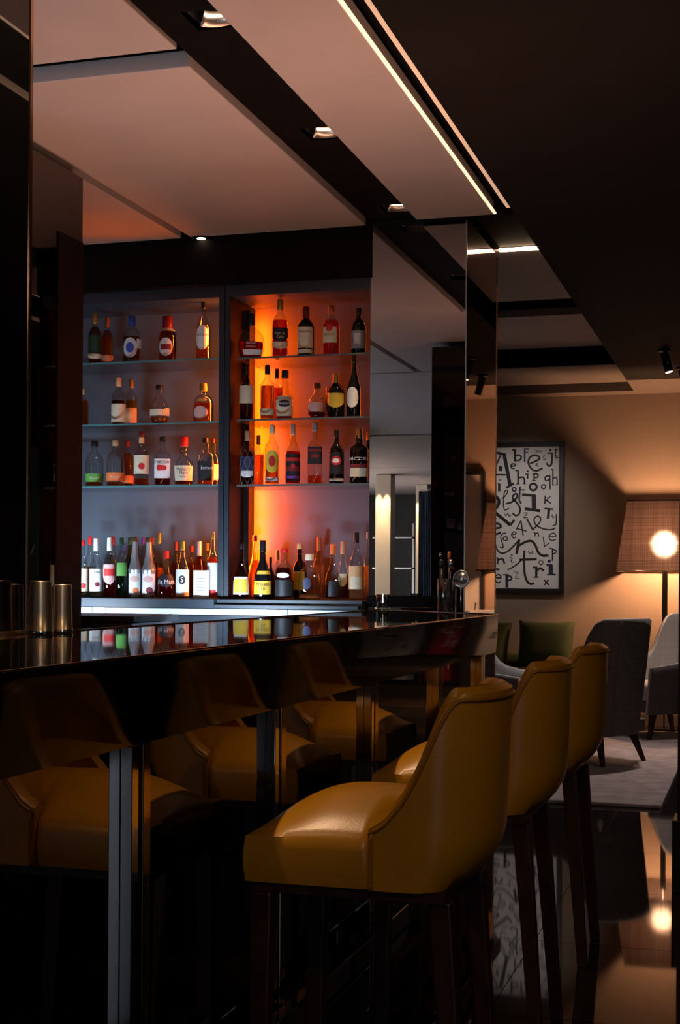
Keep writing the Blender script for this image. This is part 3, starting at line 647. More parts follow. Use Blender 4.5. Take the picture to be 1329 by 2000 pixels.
B(2,2,0,657,729,34,'bourbon','dark',None,0,'gold',.22,[(.22,.54,66,'yellow',S_,-4)],[],'dark bottle with gold cap and yellow label, middle shelf')
B(2,2,0,692,698,28,'wine','wine',None,0,'brown',.10,[(.16,.50,56,'white',O_,-16)],[],'very tall dark wine-shaped bottle with white oval label')
# right bay, lowest shelf
nb = B(2,3,0,484,841,29,'std','clear','brown',.62,'cork',.18,[(.26,.52,66,'navy',R_,-6),(.14,.26,50,'white',S_,-6)],[],'bottle wrapped in pale cord netting, left end of the lowest shelf')
B(2,3,1,505,850,24,'std','clear','gold',.62,'gold',.18,[],[],'orange-glowing bottle behind the netted bottle')
B(2,3,0,532,830,28,'std','clear','gold',.30,'cream',.14,[(.20,.58,66,'yellow',O_,0),(.30,.48,28,'red',O_,0),(.06,.12,70,'white',R_,0)],[],'clear bottle with yellow oval label and red disc, lowest shelf')
B(2,3,0,573,828,29,'tall','clear','deep',.55,'silver',.18,[(.06,.50,72,'black',R_,0),(.22,.30,60,'burgundy',R_,0),(.38,.44,60,'red',R_,0),(.26,.34,16,'red',O_,0),(.09,.14,55,'purple',R_,0)],[],'bottle with red-banded black label and silver cap, lowest shelf')
B(2,3,0,616,825,29,'square','clear','amber',.14,'grey',.14,[(.32,.60,60,'black',R_,0),(.52,.56,46,'burgundy',R_,0),(.42,.48,12,'burgundy',O_,0)],[],'clear square bottle with black label set high, lowest shelf')
B(2,3,0,658,839,30,'std','dark',None,0,'black',.14,[(.18,.58,66,'black',R_,0),(.34,.50,40,'red',O_,-4),(.38,.46,26,'white',O_,-4),(.05,.10,60,'silver',R_,0)],[],'dark bottle with red and white round emblem, lowest shelf')
B(2,3,0,702,837,36,'square','dark',None,0,'gold',.18,[(.12,.28,56,'cream',R_,-6),(.29,.35,56,'burgundy',R_,-6)],[('BARCELÓ',.44,.055,'white',-4)],'square dark bottle with white lettering and gold cap, lowest shelf')
B(2,3,1,721,843,26,'std','dark',None,0,'gold',.16,[],[],'dark bottle with gold cap cut off by the mirrored column')
# right bay, counter
B(2,4,0,472,1062,32,'cognac','clear','deep',.40,'black',.10,[(.08,.40,66,'white',R_,-6),(.11,.36,56,'yellow',R_,-6)],[],'teardrop bottle with white-framed yellow label, left end of the right counter')
B(2,4,2,498,1045,30,'cognac','clear','gold',.6,'dkred',.10,[],[],'tall glowing orange bottle behind the yellow-labelled ones')
B(2,4,0,514,1055,36,'cognac','black',None,0,'black',.20,[(.08,.31,70,'yellow',R_,0),(.42,.48,60,'yellow',R_,10)],[('TORRES',.24,.05,'brown',0),('10',.17,.06,'brown',0)],'black long-necked bottle with wide yellow label')
B(2,4,1,529,1088,16,'tall','dark',None,0,'black',.2,[],[],'small dark bottle behind the black yellow-labelled one')
B(2,4,2,542,1074,24,'cognac','clear','deep',.5,'cork',.20,[],[],'small red-lit decanter with cork stopper on the right counter')
B(2,4,0,556,1071,38,'flask','clear','brown',.62,'red',.08,[(.06,.38,70,'black',R_,0),(.42,.52,40,'white',O_,-10)],[],'wide black-labelled bottle with red stopper')
B(2,4,1,586,1062,28,'flask','dark',None,0,'peach',.10,[(.16,.50,60,'yellow',R_,-16)],[],'dark bottle with yellow label and peach cap behind the round clear flask')
B(2,4,0,605,1082,44,'flask','clear','pale',.12,'cream',.14,[(.22,.48,22,'navy',O_,-14)],[],'broad clear flask with a round navy medallion',ky=.7)
B(2,4,2,623,1049,24,'tall','clear','pale',.55,'copper',.22,[],[],'tall clear bottle with copper foil behind the clear flask')
B(2,4,0,651,1063,34,'cognac','clear','brown',.26,'orange',.18,[(.06,.34,40,'black',R_,10)],[],'teardrop bottle with orange-red capsule')
B(2,4,1,671,1057,32,'cognac','clear','brown',.34,'tan',.22,[(.22,.44,34,'cream',S_,-4)],[],'bottle with tan capsule and pale wedge label behind the orange-capped one')
B(2,4,0,697,1039,30,'tall','clear','pale',.16,'black',.16,[(.16,.50,74,'peach',R_,0),(.16,.34,50,'cream',R_,0)],[],'tall bottle with peach and cream label by the mirrored column')
B(2,4,1,719,1039,16,'tall','clear','pale',.5,'silver',.1,[],[],'slim clear bottle half hidden by the mirrored column')
# cord net on the netted bottle
R0 = 29 * 7.2 / F / 2 * 1.03; zb = SHZ[(2, 3)]; H0 = at_y(484, 841, 6.925).z - zb
tab = [(z * H0, r) for r, z in SHAPES['std']]
for k in range(8):
    for s in (1, -1):
        pts = []
        for i in range(13):
            z = H0 * (.02 + .64 * i / 12); a = 2 * math.pi * k / 8 + s * i * .16; r = interp(tab, z) * R0 + .0012; pts.append((r * math.cos(a), r * math.sin(a), z))
        tube('net_cord', pts, .0008, pm('tan'), nb, 4)
# white card in a clear stand on the counter
p0 = at_y(377, 1114, 6.79); p1 = at_y(409, 1168, 6.79)
t = thing('menu_card', 'white printed card standing in front of the copper-necked bottle', 'card', ((p0.x + p1.x) / 2, 6.79, ZCT), -.15)
wd = (p1.x - p0.x) / 2
o = box('card', -wd, wd, -.001, .001, .006, p0.z - ZCT, pm('white'), t)
o = box('stand_base', -wd * 1.15, wd * 1.15, -.02, .02, .0002, .006, mat('clear_acrylic', (.7, .6, .58), .1, vary=.02), t)
for k in range(5):
    box('print_line', -wd * .55, wd * .55, -.0016, -.0011, .04 + k * .016, .0425 + k * .016, pm('grey'), t)

# ================================================================== THINGS ON THE BAR
def tin(x, ytop, wpx, dy, label):
    Y = 3.16 + dy; p = at_y(x, ytop, Y); R = wpx * (p - EYE).dot(fw) / F / 2; H = p.z - ZT
    t = thing('shaker_tin', label, 'shaker', (p.x, Y, ZT + .001), 0, 'steel shaker tins on the bar')
    lathe('cup', [(R * 1.13, 0), (R * 1.15, .003), (R * 1.15, .010), (R * 1.10, .012), (R * 1.05, H * .45), (R * 1.0, H * .97), (R * .97, H)], mat('gunmetal_steel', (.85, .70, .52), .32, 1.0, vary=.05), t, 36)
    lathe('rim_bead', [(R * 1.15, .001), (R * 1.19, .004), (R * 1.15, .008)], M_CHROME, t, 36, caps=(False, False))
tin(80, 1135, 42, 0.0, 'upturned steel shaker tin beside the black pillar, left one')
tin(122, 1142, 36, .09, 'smaller upturned steel shaker tin, right one of the pair')
# tool jar
jy = 6.16; jp = at_y(873, 1194, jy)
t = thing('tool_jar', 'clear cut-glass jar holding bar tools at the far end of the bar', 'jar', (jp.x, jy, ZT + .001))
rj = .042
lathe('glass_wall', [(rj, 0), (rj, .15), (rj * .94, .15), (rj * .94, .008)], thin_glass('cut_glass', (.62, .70, .74), 2.2), t, 24)
def tool(name, label, dx, dyy, tx, ty, h, parts):
    t2 = thing(name, label, 'bar tool', (jp.x + dx, jy + dyy, ZT + .012)); top = Vector((tx, ty, h))
    parts(t2, top); return t2
tool('bar_spoon', 'slim steel bar spoon leaning left in the glass jar', -.012, 0, -.018, 0, .235, lambda t, p: (tube('stem', [(0, 0, 0), p], .0022, M_CHROME, t, 6), lathe('finial', [(.002, 0), (.006, .006), (.007, .014), (.003, .022)], M_CHROME, t, 10, p)))
tool('muddler', 'black muddler standing in the glass jar', -.016, -.010, -.006, 0, .19, lambda t, p: (tube('shaft', [(0, 0, 0), p], .010, M_PLASTIC, t, 10), lathe('head', [(.010, 0), (.013, .004), (.013, .03), (.009, .035)], M_PLASTIC, t, 12, p)))
tool('swizzle_stick', 'red-topped stirrer standing in the glass jar', .006, .01, .0, .01, .225, lambda t, p: (tube('stick', [(0, 0, 0), p], .0022, M_STEEL, t, 6), lathe('red_top', [(.004, 0), (.008, .008), (.008, .03), (.004, .036)], pm('orange', 'cap'), t, 10, p)))
tool('jigger', 'small steel jigger spoon upright in the glass jar', .012, -.01, .01, -.005, .18, lambda t, p: (tube('stem', [(0, 0, 0), p], .002, M_CHROME, t, 6), lathe('cup', [(.006, 0), (.015, .022), (.016, .045), (.014, .045)], M_STEEL, t, 14, p)))
sx = at_y(898, 1194, jy - .05)
t = thing('strainer', 'round steel strainer with coiled rim propped beside the glass jar', 'strainer', (sx.x, jy - .02, ZT + .001), -.3)
tube('handle', [(0, 0, 0), (.0, .0, .115)], .0035, M_CHROME, t, 8)
ring = [(.038 * math.cos(a), .0, .150 + .036 * math.sin(a)) for a in [2 * math.pi * k / 24 for k in range(24)]]
tube('coil_rim', ring, .004, M_STEEL, t, 6, True)
o = lathe('plate', [(.034, -.001), (.034, .001)], M_STEEL, t, 24, (0, .0, .150)); o.rotation_euler = (math.pi / 2, 0, 0)
gp = at_y(736, 1186, 6.5)
t = thing('rocks_glass', 'small empty cut tumbler at the back of the bar below the mirror', 'glass', (gp.x + .04, 6.47, ZT + .001))
lathe('glass_wall', [(.030, 0), (.034, .075), (.031, .075), (.027, .010)], thin_glass('cut_glass'), t, 20)

# ================================================================== STOOLS
def u_path(n=40, x0=.018, xs=.10, xb=.249, hw=.22, e=2.5):
    pts = []
    for i in range(5): pts.append((x0 + (xs - x0) * i / 5, -hw, 0.0))
    for i in range(n + 1):
        th = -math.pi / 2 + math.pi * i / n; c, s = math.cos(th), math.sin(th)
        pts.append((xs + (xb - xs) * abs(c) ** (2 / e), hw * math.copysign(abs(s) ** (2 / e), s), abs(c)))
    for i in range(4, -1, -1): pts.append((x0 + (xs - x0) * i / 5, hw, 0.0))
    return pts
def build_stool():
    t = thing('bar_stool', '', 'stool')
    zb, zc = .652, .745
    # seat cushion, domed with crisp corners
    x0, x1, hw = -.246, .165, .212; NX, NY = 34, 20
    bm = bmesh.new(); top = []
    def base(u, v):
        x = x0 + (x1 - x0) * (u + 1) / 2; k = min(1, max(0, (x - .012) / .03)); y = hw * v * (1 - .22 * k)
        return x, y
    for i in range(NX + 1):
        u = -1 + 2 * i / NX; row = []
        for j in range(NY + 1):
            v = -1 + 2 * j / NY; x, y = base(u, v)
            du = 1 - abs(min(0, u)) ** 2.3; dv = 1 - abs(v) ** 2.3
            row.append(bm.verts.new((x, y, zc + .082 * du * dv + .006 * (du + dv) / 2)))
        top.append(row)
    for i in range(NX):
        for j in range(NY): bm.faces.new((top[i][j], top[i + 1][j], top[i + 1][j + 1], top[i][j + 1]))
    loop = [top[i][0] for i in range(NX + 1)] + [top[NX][j] for j in range(1, NY + 1)] + [top[i][NY] for i in range(NX - 1, -1, -1)] + [top[0][j] for j in range(NY - 1, 0, -1)]
    prevl = loop
    for k in range(1, 5):
        f = k / 4; cur = []
        for v0 in loop:
            bul = .006 * math.sin(math.pi * f); n = Vector((v0.co.x - (x0 + x1) / 2, v0.co.y, 0)).normalized()
            cur.append(bm.verts.new((v0.co.x + n.x * bul, v0.co.y + n.y * bul, v0.co.z + (zb - v0.co.z) * f)))
        for a in range(len(loop)): bm.faces.new((prevl[a], prevl[(a + 1) % len(loop)], cur[(a + 1) % len(loop)], cur[a]))
        prevl = cur
    bm.faces.new(prevl)
    o = bm_obj('seat', bm, M_LEATHER, t, True); md = o.modifiers.new('e', 'EDGE_SPLIT'); md.split_angle = math.radians(50)
    # back shell
    ztab = [(.018, .775), (.05, .795), (.088, .84), (.112, .885), (.135, .94), (.158, 1.0), (.176, 1.036), (.186, 1.045), (.3, 1.047)]
    P = u_path(); NZ = 12; TH = .042
    bm = bmesh.new(); outer, inner, edge = [], [], []
    cen = Vector((.06, 0))
    for (x, y, bk) in P:
        zt = interp(ztab, x); co, ci = [], []
        # normal (towards outside)
        for k in range(NZ + 1):
            z = zb + (zt - zb) * k / NZ
            tuck = .055 * max(0, (.76 - z) / .108) ** 2 * bk
            lean = .012 * (z - .75) / .3 * bk
            px, py = x - tuck + lean, y * (1 - .05 * max(0, (z - .75) / .3) - .12 * max(0, (.74 - z) / .09) ** 2 * bk)
            co.append(Vector((px, py, z)))
        outer.append(co)
    NP = len(P)
    for i, co in enumerate(outer):
        a = outer[max(0, i - 1)]; b = outer[min(NP - 1, i + 1)]; ci = []
        for k in range(NZ + 1):
            tg = (b[k] - a[k]); tg.z = 0; tg.normalize(); nin = Vector((-tg.y, tg.x, 0))
            ci.append(co[k] + nin * TH)
        inner.append(ci)
    VO = [[bm.verts.new(p) for p in c] for c in outer]; VI = [[bm.verts.new(p) for p in c] for c in inner]
    ER = [bm.verts.new((outer[i][-1] + inner[i][-1]) / 2 + Vector((0, 0, .013))) for i in range(NP)]
    for i in range(NP - 1):
        for k in range(NZ):
            bm.faces.new((VO[i][k], VO[i + 1][k], VO[i + 1][k + 1], VO[i][k + 1])); bm.faces.new((VI[i][k], VI[i][k + 1], VI[i + 1][k + 1], VI[i + 1][k]))
        bm.faces.new((VO[i][-1], VO[i + 1][-1], ER[i + 1], ER[i])); bm.faces.new((ER[i], ER[i + 1], VI[i + 1][-1], VI[i][-1]))
        bm.faces.new((VO[i][0], VI[i][0], VI[i + 1][0], VO[i + 1][0]))
    for e in (0, NP - 1):
        for k in range(NZ): bm.faces.new((VO[e][k], VO[e][k + 1], VI[e][k + 1], VI[e][k]))
        bm.faces.new((VO[e][-1], ER[e], VI[e][-1]))
    o = bm_obj('backrest', bm, M_LEATHER, t, True); md = o.modifiers.new('e', 'EDGE_SPLIT'); md.split_angle = math.radians(58)
    # piping along the edge and the front seams
    e = []
    for i in range(NP):
        n = (outer[i][-1] - inner[i][-1]).normalized(); e.append(outer[i][-1] + n * .002 + Vector((0, 0, -.012)))
    seam0 = [outer[0][k] + Vector((.006, -.003, 0)) for k in range(0, NZ)]; seam1 = [outer[-1][k] + Vector((.006, .003, 0)) for k in range(NZ - 1, -1, -1)]
    tube('piping', seam0 + e + seam1, .0042, M_PIPING, o, 6)
    # underside board, legs and foot rails
    box('underframe', -.235, .17, -.20, .20, zb - .022, zb - .0005, M_WOOD, t)
    LG = [((-.215, -.185), (-.222, -.192)), ((-.215, .185), (-.222, .192)), ((.155, -.165), (.205, -.18)), ((.155, .165), (.205, .18))]
    for (a, b) in LG: taper('leg', (a[0], a[1], zb - .0225), (b[0], b[1], .0), .023, .016, M_WOOD, t)
    box('foot_rail', -.205, -.190, -.172, .172, .215, .24, M_WOOD, t)
    return t
SG = 'mustard bar stools along the bar'
SX = -.77
st = build_stool(); st.location = (SX, 2.92, 0); tag(st, 'nearest mustard leather bar stool, showing its whole side and seat', group=SG)
for y, lb in ((3.90, 'middle mustard leather bar stool, between the nearest one and the farthest'), (4.86, 'farthest mustard leather bar stool, in front of the grey armchair')):
    c = copy_tree(st); c.location = (SX, y, 0); tag(c, lb)

# ================================================================== LOUNGE
# rug
rz0 = at_z(1145, 1566, .02); rx1 = at_z(1292, 1573, .02).x
rug = prism('rug', [(-3.2, rz0.y), (rx1, rz0.y), (rx1, 12.1), (-3.2, 12.1)], .0005, .022, M_RUG, None, .006)
tag(rug, 'mauve grey pile rug under the lounge armchairs', 'rug')
# sofa bench along the wall
t = thing('sofa', 'green velvet banquette against the lounge wall', 'sofa', (-2.6, 12.2, 0))
SZ = at_y(1030, 1312, 12.0).z
o = box('seat_cushion', -4.0, -1.15, 11.95, 12.68, SZ - .16, SZ, M_VELVET, None, .03, 3); child_at(o, t)
o = tube('seat_piping', [(-4.0, 11.955, SZ - .02), (-1.16, 11.955, SZ - .02)], .028, M_VELVET2, None, 8); child_at(o, t)
o = box('base', -3.98, -1.17, 12.0, 12.66, .03, SZ - .161, mat('dark_green_base', (.006, .012, .008), .7, vary=.2), None, .01); child_at(o, t)
o = box('back_cushion', -4.0, -1.15, 12.60, 12.74, SZ + .001, SZ + .12, M_VELVET, None, .05, 3); child_at(o, t)
def cushion(px, py_, w, h, d, rot, label, lean=.25):
    p = at_y(px, py_, 12.36)
    bm = bmesh.new(); N = 14; g = {}
    for side in (1, -1):
        for i in range(N + 1):
            for j in range(N + 1):
                u, v = -1 + 2 * i / N, -1 + 2 * j / N
                k = ((1 - u ** 4) * (1 - v ** 4)); bow = 1 - .07 * (1 - max(abs(u), abs(v))) ; inn = 1 - .06 * (1 - abs(u) * abs(v))
                e = abs(u) == 1 or abs(v) == 1
                if e and side == -1: g[(side, i, j)] = g[(1, i, j)]; continue
                g[(side, i, j)] = bm.verts.new((u * w / 2 * (1 - .06 * (1 - v * v)), side * d / 2 * max(0, k) ** .6, h / 2 + v * h / 2 * (1 - .06 * (1 - u * u))))
    for side in (1, -1):
        for i in range(N):
            for j in range(N): bm.faces.new((g[(side, i, j)], g[(side, i + 1, j)], g[(side, i + 1, j + 1)], g[(side, i, j + 1)]))
    o = bm_obj('cushion', bm, M_VELVET, None, True); o.location = (p.x, 12.34, SZ + .020); o.rotation_euler = (-lean, rot, 0)
    return tag(o, label, 'cushion', 'green velvet cushions on the sofa')
cushion(1066, 1262, .50, .42, .16, .0, 'plump green velvet cushion on the sofa, right one')
cushion(940, 1262, .48, .42, .16, .06, 'darker green velvet cushion half hidden by the bar end', .3)

def armchair(loc, rz, label, group='grey felt armchairs in the lounge'):
    """faces local -x; wrap-around shell with raised wings"""
    t = thing('armchair', label, 'chair', loc, rz, group)
    P = []
    N = 44; hw, xb, x0 = .34, .36, -.30; e = 2.6
    for i in range(7): P.append((x0 + (.05 - x0) * i / 7, -hw, 0))
    for i in range(N + 1):
        th = -math.pi / 2 + math.pi * i / N; c, s = math.cos(th), math.sin(th)
        P.append((.05 + (xb - .05) * abs(c) ** (2 / e), hw * math.copysign(abs(s) ** (2 / e), s), abs(c)))
    for i in range(6, -1, -1): P.append((x0 + (.05 - x0) * i / 7, hw, 0))
    ztab = [(-.30, .56), (-.1, .585), (.02, .61), (.08, .66), (.13, .76), (.17, .88), (.21, .955), (.26, .985), (.4, .99)]
    NZ = 12; zb = .20; TH = .06; outer = []
    for (x, y, bk) in P:
        zt = interp(ztab, x); co = []
        for k in range(NZ + 1):
            z = zb + (zt - zb) * k / NZ; f = (z - zb) / .8
            co.append(Vector((x + (.10 * f - .06) * (.35 + .65 * bk) , y * (.86 + .16 * f - .20 * max(0, f - .55) ** 1.5), z)))
        outer.append(co)
    NP = len(P); inner = []
    for i, co in enumerate(outer):
        a = outer[max(0, i - 1)]; b = outer[min(NP - 1, i + 1)]; ci = []
        for k in range(NZ + 1):
            tg = b[k] - a[k]; tg.z = 0; tg.normalize(); ci.append(co[k] + Vector((-tg.y, tg.x, 0)) * TH)
        inner.append(ci)
    mid = [[(p + q) / 2 for p, q in zip(a, b)] for a, b in zip(outer, inner)]
    def skin(name, A, Bm, m, lip):
        bm = bmesh.new(); VA = [[bm.verts.new(p) for p in c] for c in A]; VB = [[bm.verts.new(p) for p in c] for c in Bm]
        L = [bm.verts.new((A[i][-1] + Bm[i][-1]) / 2 + Vector((0, 0, lip))) for i in range(NP)]
        for i in range(NP - 1):
            for k in range(NZ):
                bm.faces.new((VA[i][k], VA[i + 1][k], VA[i + 1][k + 1], VA[i][k + 1])); bm.faces.new((VB[i][k], VB[i][k + 1], VB[i + 1][k + 1], VB[i + 1][k]))
            bm.faces.new((VA[i][-1], VA[i + 1][-1], L[i + 1], L[i])); bm.faces.new((L[i], L[i + 1], VB[i + 1][-1], VB[i][-1]))
            bm.faces.new((VA[i][0], VB[i][0], VB[i + 1][0], VA[i + 1][0]))
        for e_ in (0, NP - 1):
            for k in range(NZ): bm.faces.new((VA[e_][k], VA[e_][k + 1], VB[e_][k + 1], VB[e_][k]))
            bm.faces.new((VA[e_][-1], L[e_], VB[e_][-1]))
        o = bm_obj(name, bm, m, t, True); md = o.modifiers.new('e', 'EDGE_SPLIT'); md.split_angle = math.radians(60); return o
    skin('outer_shell', outer, mid, M_FELTD, .012); o = skin('inner_lining', mid, inner, M_FELTL, .014); o['label'] = 'pale grey lining'
    tube('piping', [(a[-1] + b[-1]) / 2 + Vector((0, 0, .008)) for a, b in zip(outer, inner)], .006, M_FELTL, t, 6)
    tube('back_seam', [outer[NP // 2 - 7][k] + Vector((.002, 0, 0)) for k in range(NZ + 1)], .004, M_FELTD, t, 5)
    box('seat_cushion', -.31, .26, -.255, .255, .30, .44, M_FELTL, t, .035, 3)
    box('underframe', -.29, .27, -.27, .27, .205, .299, M_FELTD, t, .01)
    for (a, b) in (((-.24, -.22), (-.29, -.25)), ((-.24, .22), (-.29, .25)), ((.20, -.20), (.27, -.25)), ((.20, .20), (.27, .25))):
        taper('leg', (a[0], a[1], .206), (b[0], b[1], 0), .024, .013, M_WOOD, t)
    return t
def floor_pt(x, y): return at_z(x, y, .0225)
p = floor_pt(1150, 1490)
armchair((p.x - .0, p.y + .15, .0225), math.radians(-28), 'charcoal grey armchair seen from behind, right of the farthest stool')
p = floor_pt(1285, 1432)
armchair((p.x + .05, p.y - .15, .0225), math.radians(38), 'grey armchair with pale lining in front of the floor lamp')
p = floor_pt(975, 1470)
armchair((p.x - .05, p.y, .0225), math.radians(170), 'pale grey armchair mostly hidden behind the stools')

# floor lamp
LD = 12.07; lp = EYE + ray(1300, 1065) * LD
t = thing('floor_lamp', 'floor lamp with a large dark woven tapered shade', 'lamp', (lp.x, lp.y, 0))
zb = (EYE + ray(1300, 1116) * LD).z; zt = (EYE + ray(1300, 981) * LD).z
sb = (1300 - 1214) * LD / F; s_t = (1300 - 1233) * LD / F
bm = bmesh.new(); q = [(-1, -1), (1, -1), (1, 1), (-1, 1)]; NN = 10; rr = []
a = [bm.verts.new((x * sb, y * sb * .97, zb)) for x, y in q]; b = [bm.verts.new((x * s_t, y * s_t * 1.0, zt)) for x, y in q]
for i in range(4): bm.faces.new((a[i], a[(i + 1) % 4], b[(i + 1) % 4], b[i]))
shd = bm_obj('lamp_shade', bm, M_SHADE, t)
for nm, s_, z in (('lower_rim', sb, zb), ('upper_rim', s_t, zt)):
    tube(nm, [(x * s_, y * s_ * (.97 if nm == 'lower_rim' else 1.0), z) for x, y in q], .006, M_COPPER if nm == 'lower_rim' else M_FRAME, shd, 6, True)
zl = (EYE + ray(1300, 1066) * LD).z
bm = bmesh.new(); bmesh.ops.create_uvsphere(bm, u_segments=20, v_segments=12, radius=.085)
bm_obj('bulb', bm, M_BULB, t, True, (0, 0, zl))
tube('pole', [(0, 0, .30), (0, 0, zl - .07)], .010, M_FRAME, t, 10)
box('pole_sleeve', -.022, .022, -.022, .022, .30, zb - .0, M_FRAME, t, .002)
tube('lower_stem', [(0, 0, .02), (0, 0, .31)], .006, M_FRAME, t, 8)
box('base', -.12, .12, -.12, .12, .0005, .022, M_FRAME, t, .003)
# ceiling spot pair
cp = at_z(1298, 683, ZC)
t = thing('ceiling_spotlight', 'pair of small black adjustable spotlights on the dark ceiling', 'lamp', (cp.x, cp.y, ZC))
lathe('mount', [(.045, -.012), (.045, -.001)], M_PLASTIC, t, 18)
o = lathe('mount', [(.045, -.012), (.045, -.001)], M_PLASTIC, t, 18, (.075, .9, 0))
dz = Vector((.035, 0, -.14))
tube('barrel', [(0, 0, -.02), Vector((0, 0, -.02)) + dz], .030, M_PLASTIC, t, 14)
o = lathe('lens', [(.024, -.003), (.024, 0)], M_LENS, t, 14, Vector((0, 0, -.021)) + dz); o.rotation_euler = (0, -.25, 0)
dz2 = Vector((.04, -.0, -.14)); b2 = Vector((.075, .9, -.02)); tube('barrel', [b2, b2 + dz2], .030, M_PLASTIC, t, 14)
tube('swivel', [(0, 0, -.012), (.002, 0, -.03)], .008, M_PLASTIC, t, 8); tube('swivel', [(.075, .9, -.012), (.077, .9, -.03)], .008, M_PLASTIC, t, 8)
spot('lounge_spot', (cp.x + .04, cp.y, ZC - .19), (-1.0, 9.6, 0), 150, (1.0, .84, .76), 75, .7, .03)
spot('lounge_spot', (cp.x + .10, cp.y + .9, ZC - .19), (-.8, 11.2, 0), 70, (1.0, .84, .76), 70, .7, .03)
spot('picture_spot', (-1.6, 10.4, 2.93), (-2.15, 12.7, 1.75), 66, (1.0, .90, .84), 40, .9, .03)
# post at the right edge of the picture
px_ = at_y(1325.5, 1300, 5.9).x; bx_ = at_y(1313.5, 1690, 5.9).x
t = thing('wooden_post', 'dark reddish wooden post at the right edge of the picture', 'post', (px_ + .1, 5.95, 0))
o = box('shaft', px_, px_ + .25, 5.9, 6.05, .30, 1.62, M_WOOD, None, .003); child_at(o, t)
o = box('base_block', bx_, px_ + .3, 5.88, 6.08, 0, .30, M_PLASTIC, None, .003); child_at(o, t)

# ================================================================== LETTER PAINTING (painted strokes as thin raised paint)
AY = YW - .045
def art_pt(zx, zy): return at_y(960 + zx / 8.86, 855 + zy / 8.86, AY)
tl = art_pt(84, 160); br = art_pt(1185, 2610); XA0 = tl.x - .62; XA1 = art_pt(1180, 1300).x; ZA1 = art_pt(600, 155).z; ZA0 = art_pt(600, 2608).z
pt = thing('letter_painting', 'tall white painting of scattered black letters in a black frame', 'picture', ((XA0 + XA1) / 2, AY, ZA0))
cv = box('canvas', XA0, XA1, AY, YW - .002, ZA0, ZA1, M_CANVAS); child_at(cv, pt)
fwid = .042
for (a, b, c, d) in ((XA0 - fwid, XA1 + fwid, ZA1, ZA1 + fwid), (XA0 - fwid, XA1 + fwid, ZA0 - fwid, ZA0), (XA0 - fwid, XA0, ZA0, ZA1), (XA1, XA1 + fwid, ZA0, ZA1)):
    o = box('frame', a, b, AY - .03, YW - .001, c, d, M_FRAME, None, .003); child_at(o, pt)
def stroke(bm, pts, w, to, off):
    P = [Vector(p) for p in pts]; N = len(P); L_, R__ = [], []
    for i, p in enumerate(P):
        a = P[max(0, i - 1)]; b = P[min(N - 1, i + 1)]; tg = (b - a).normalized(); n = Vector((-tg.y, tg.x)) * w / 2
        L_.append(bm.verts.new(to(p + n, off))); R__.append(bm.verts.new(to(p - n, off)))
    for i in range(N - 1): bm.faces.new((L_[i], L_[i + 1], R__[i + 1], R__[i]))
def disc(bm, c, r, to, off, w=None):
    n = 22; o_ = [bm.verts.new(to(Vector((c[0] + math.cos(2 * math.pi * k / n) * (r + (w or 0) / 2), c[1] + math.sin(2 * math.pi * k / n) * (r + (w or 0) / 2))), off)) for k in range(n)]
    if w is None: bm.faces.new(o_); return
    i_ = [bm.verts.new(to(Vector((c[0] + math.cos(2 * math.pi * k / n) * (r - w / 2), c[1] + math.sin(2 * math.pi * k / n) * (r - w / 2))), off)) for k in range(n)]
    for k in range(n): bm.faces.new((o_[k], o_[(k + 1) % n], i_[(k + 1) % n], i_[k]))
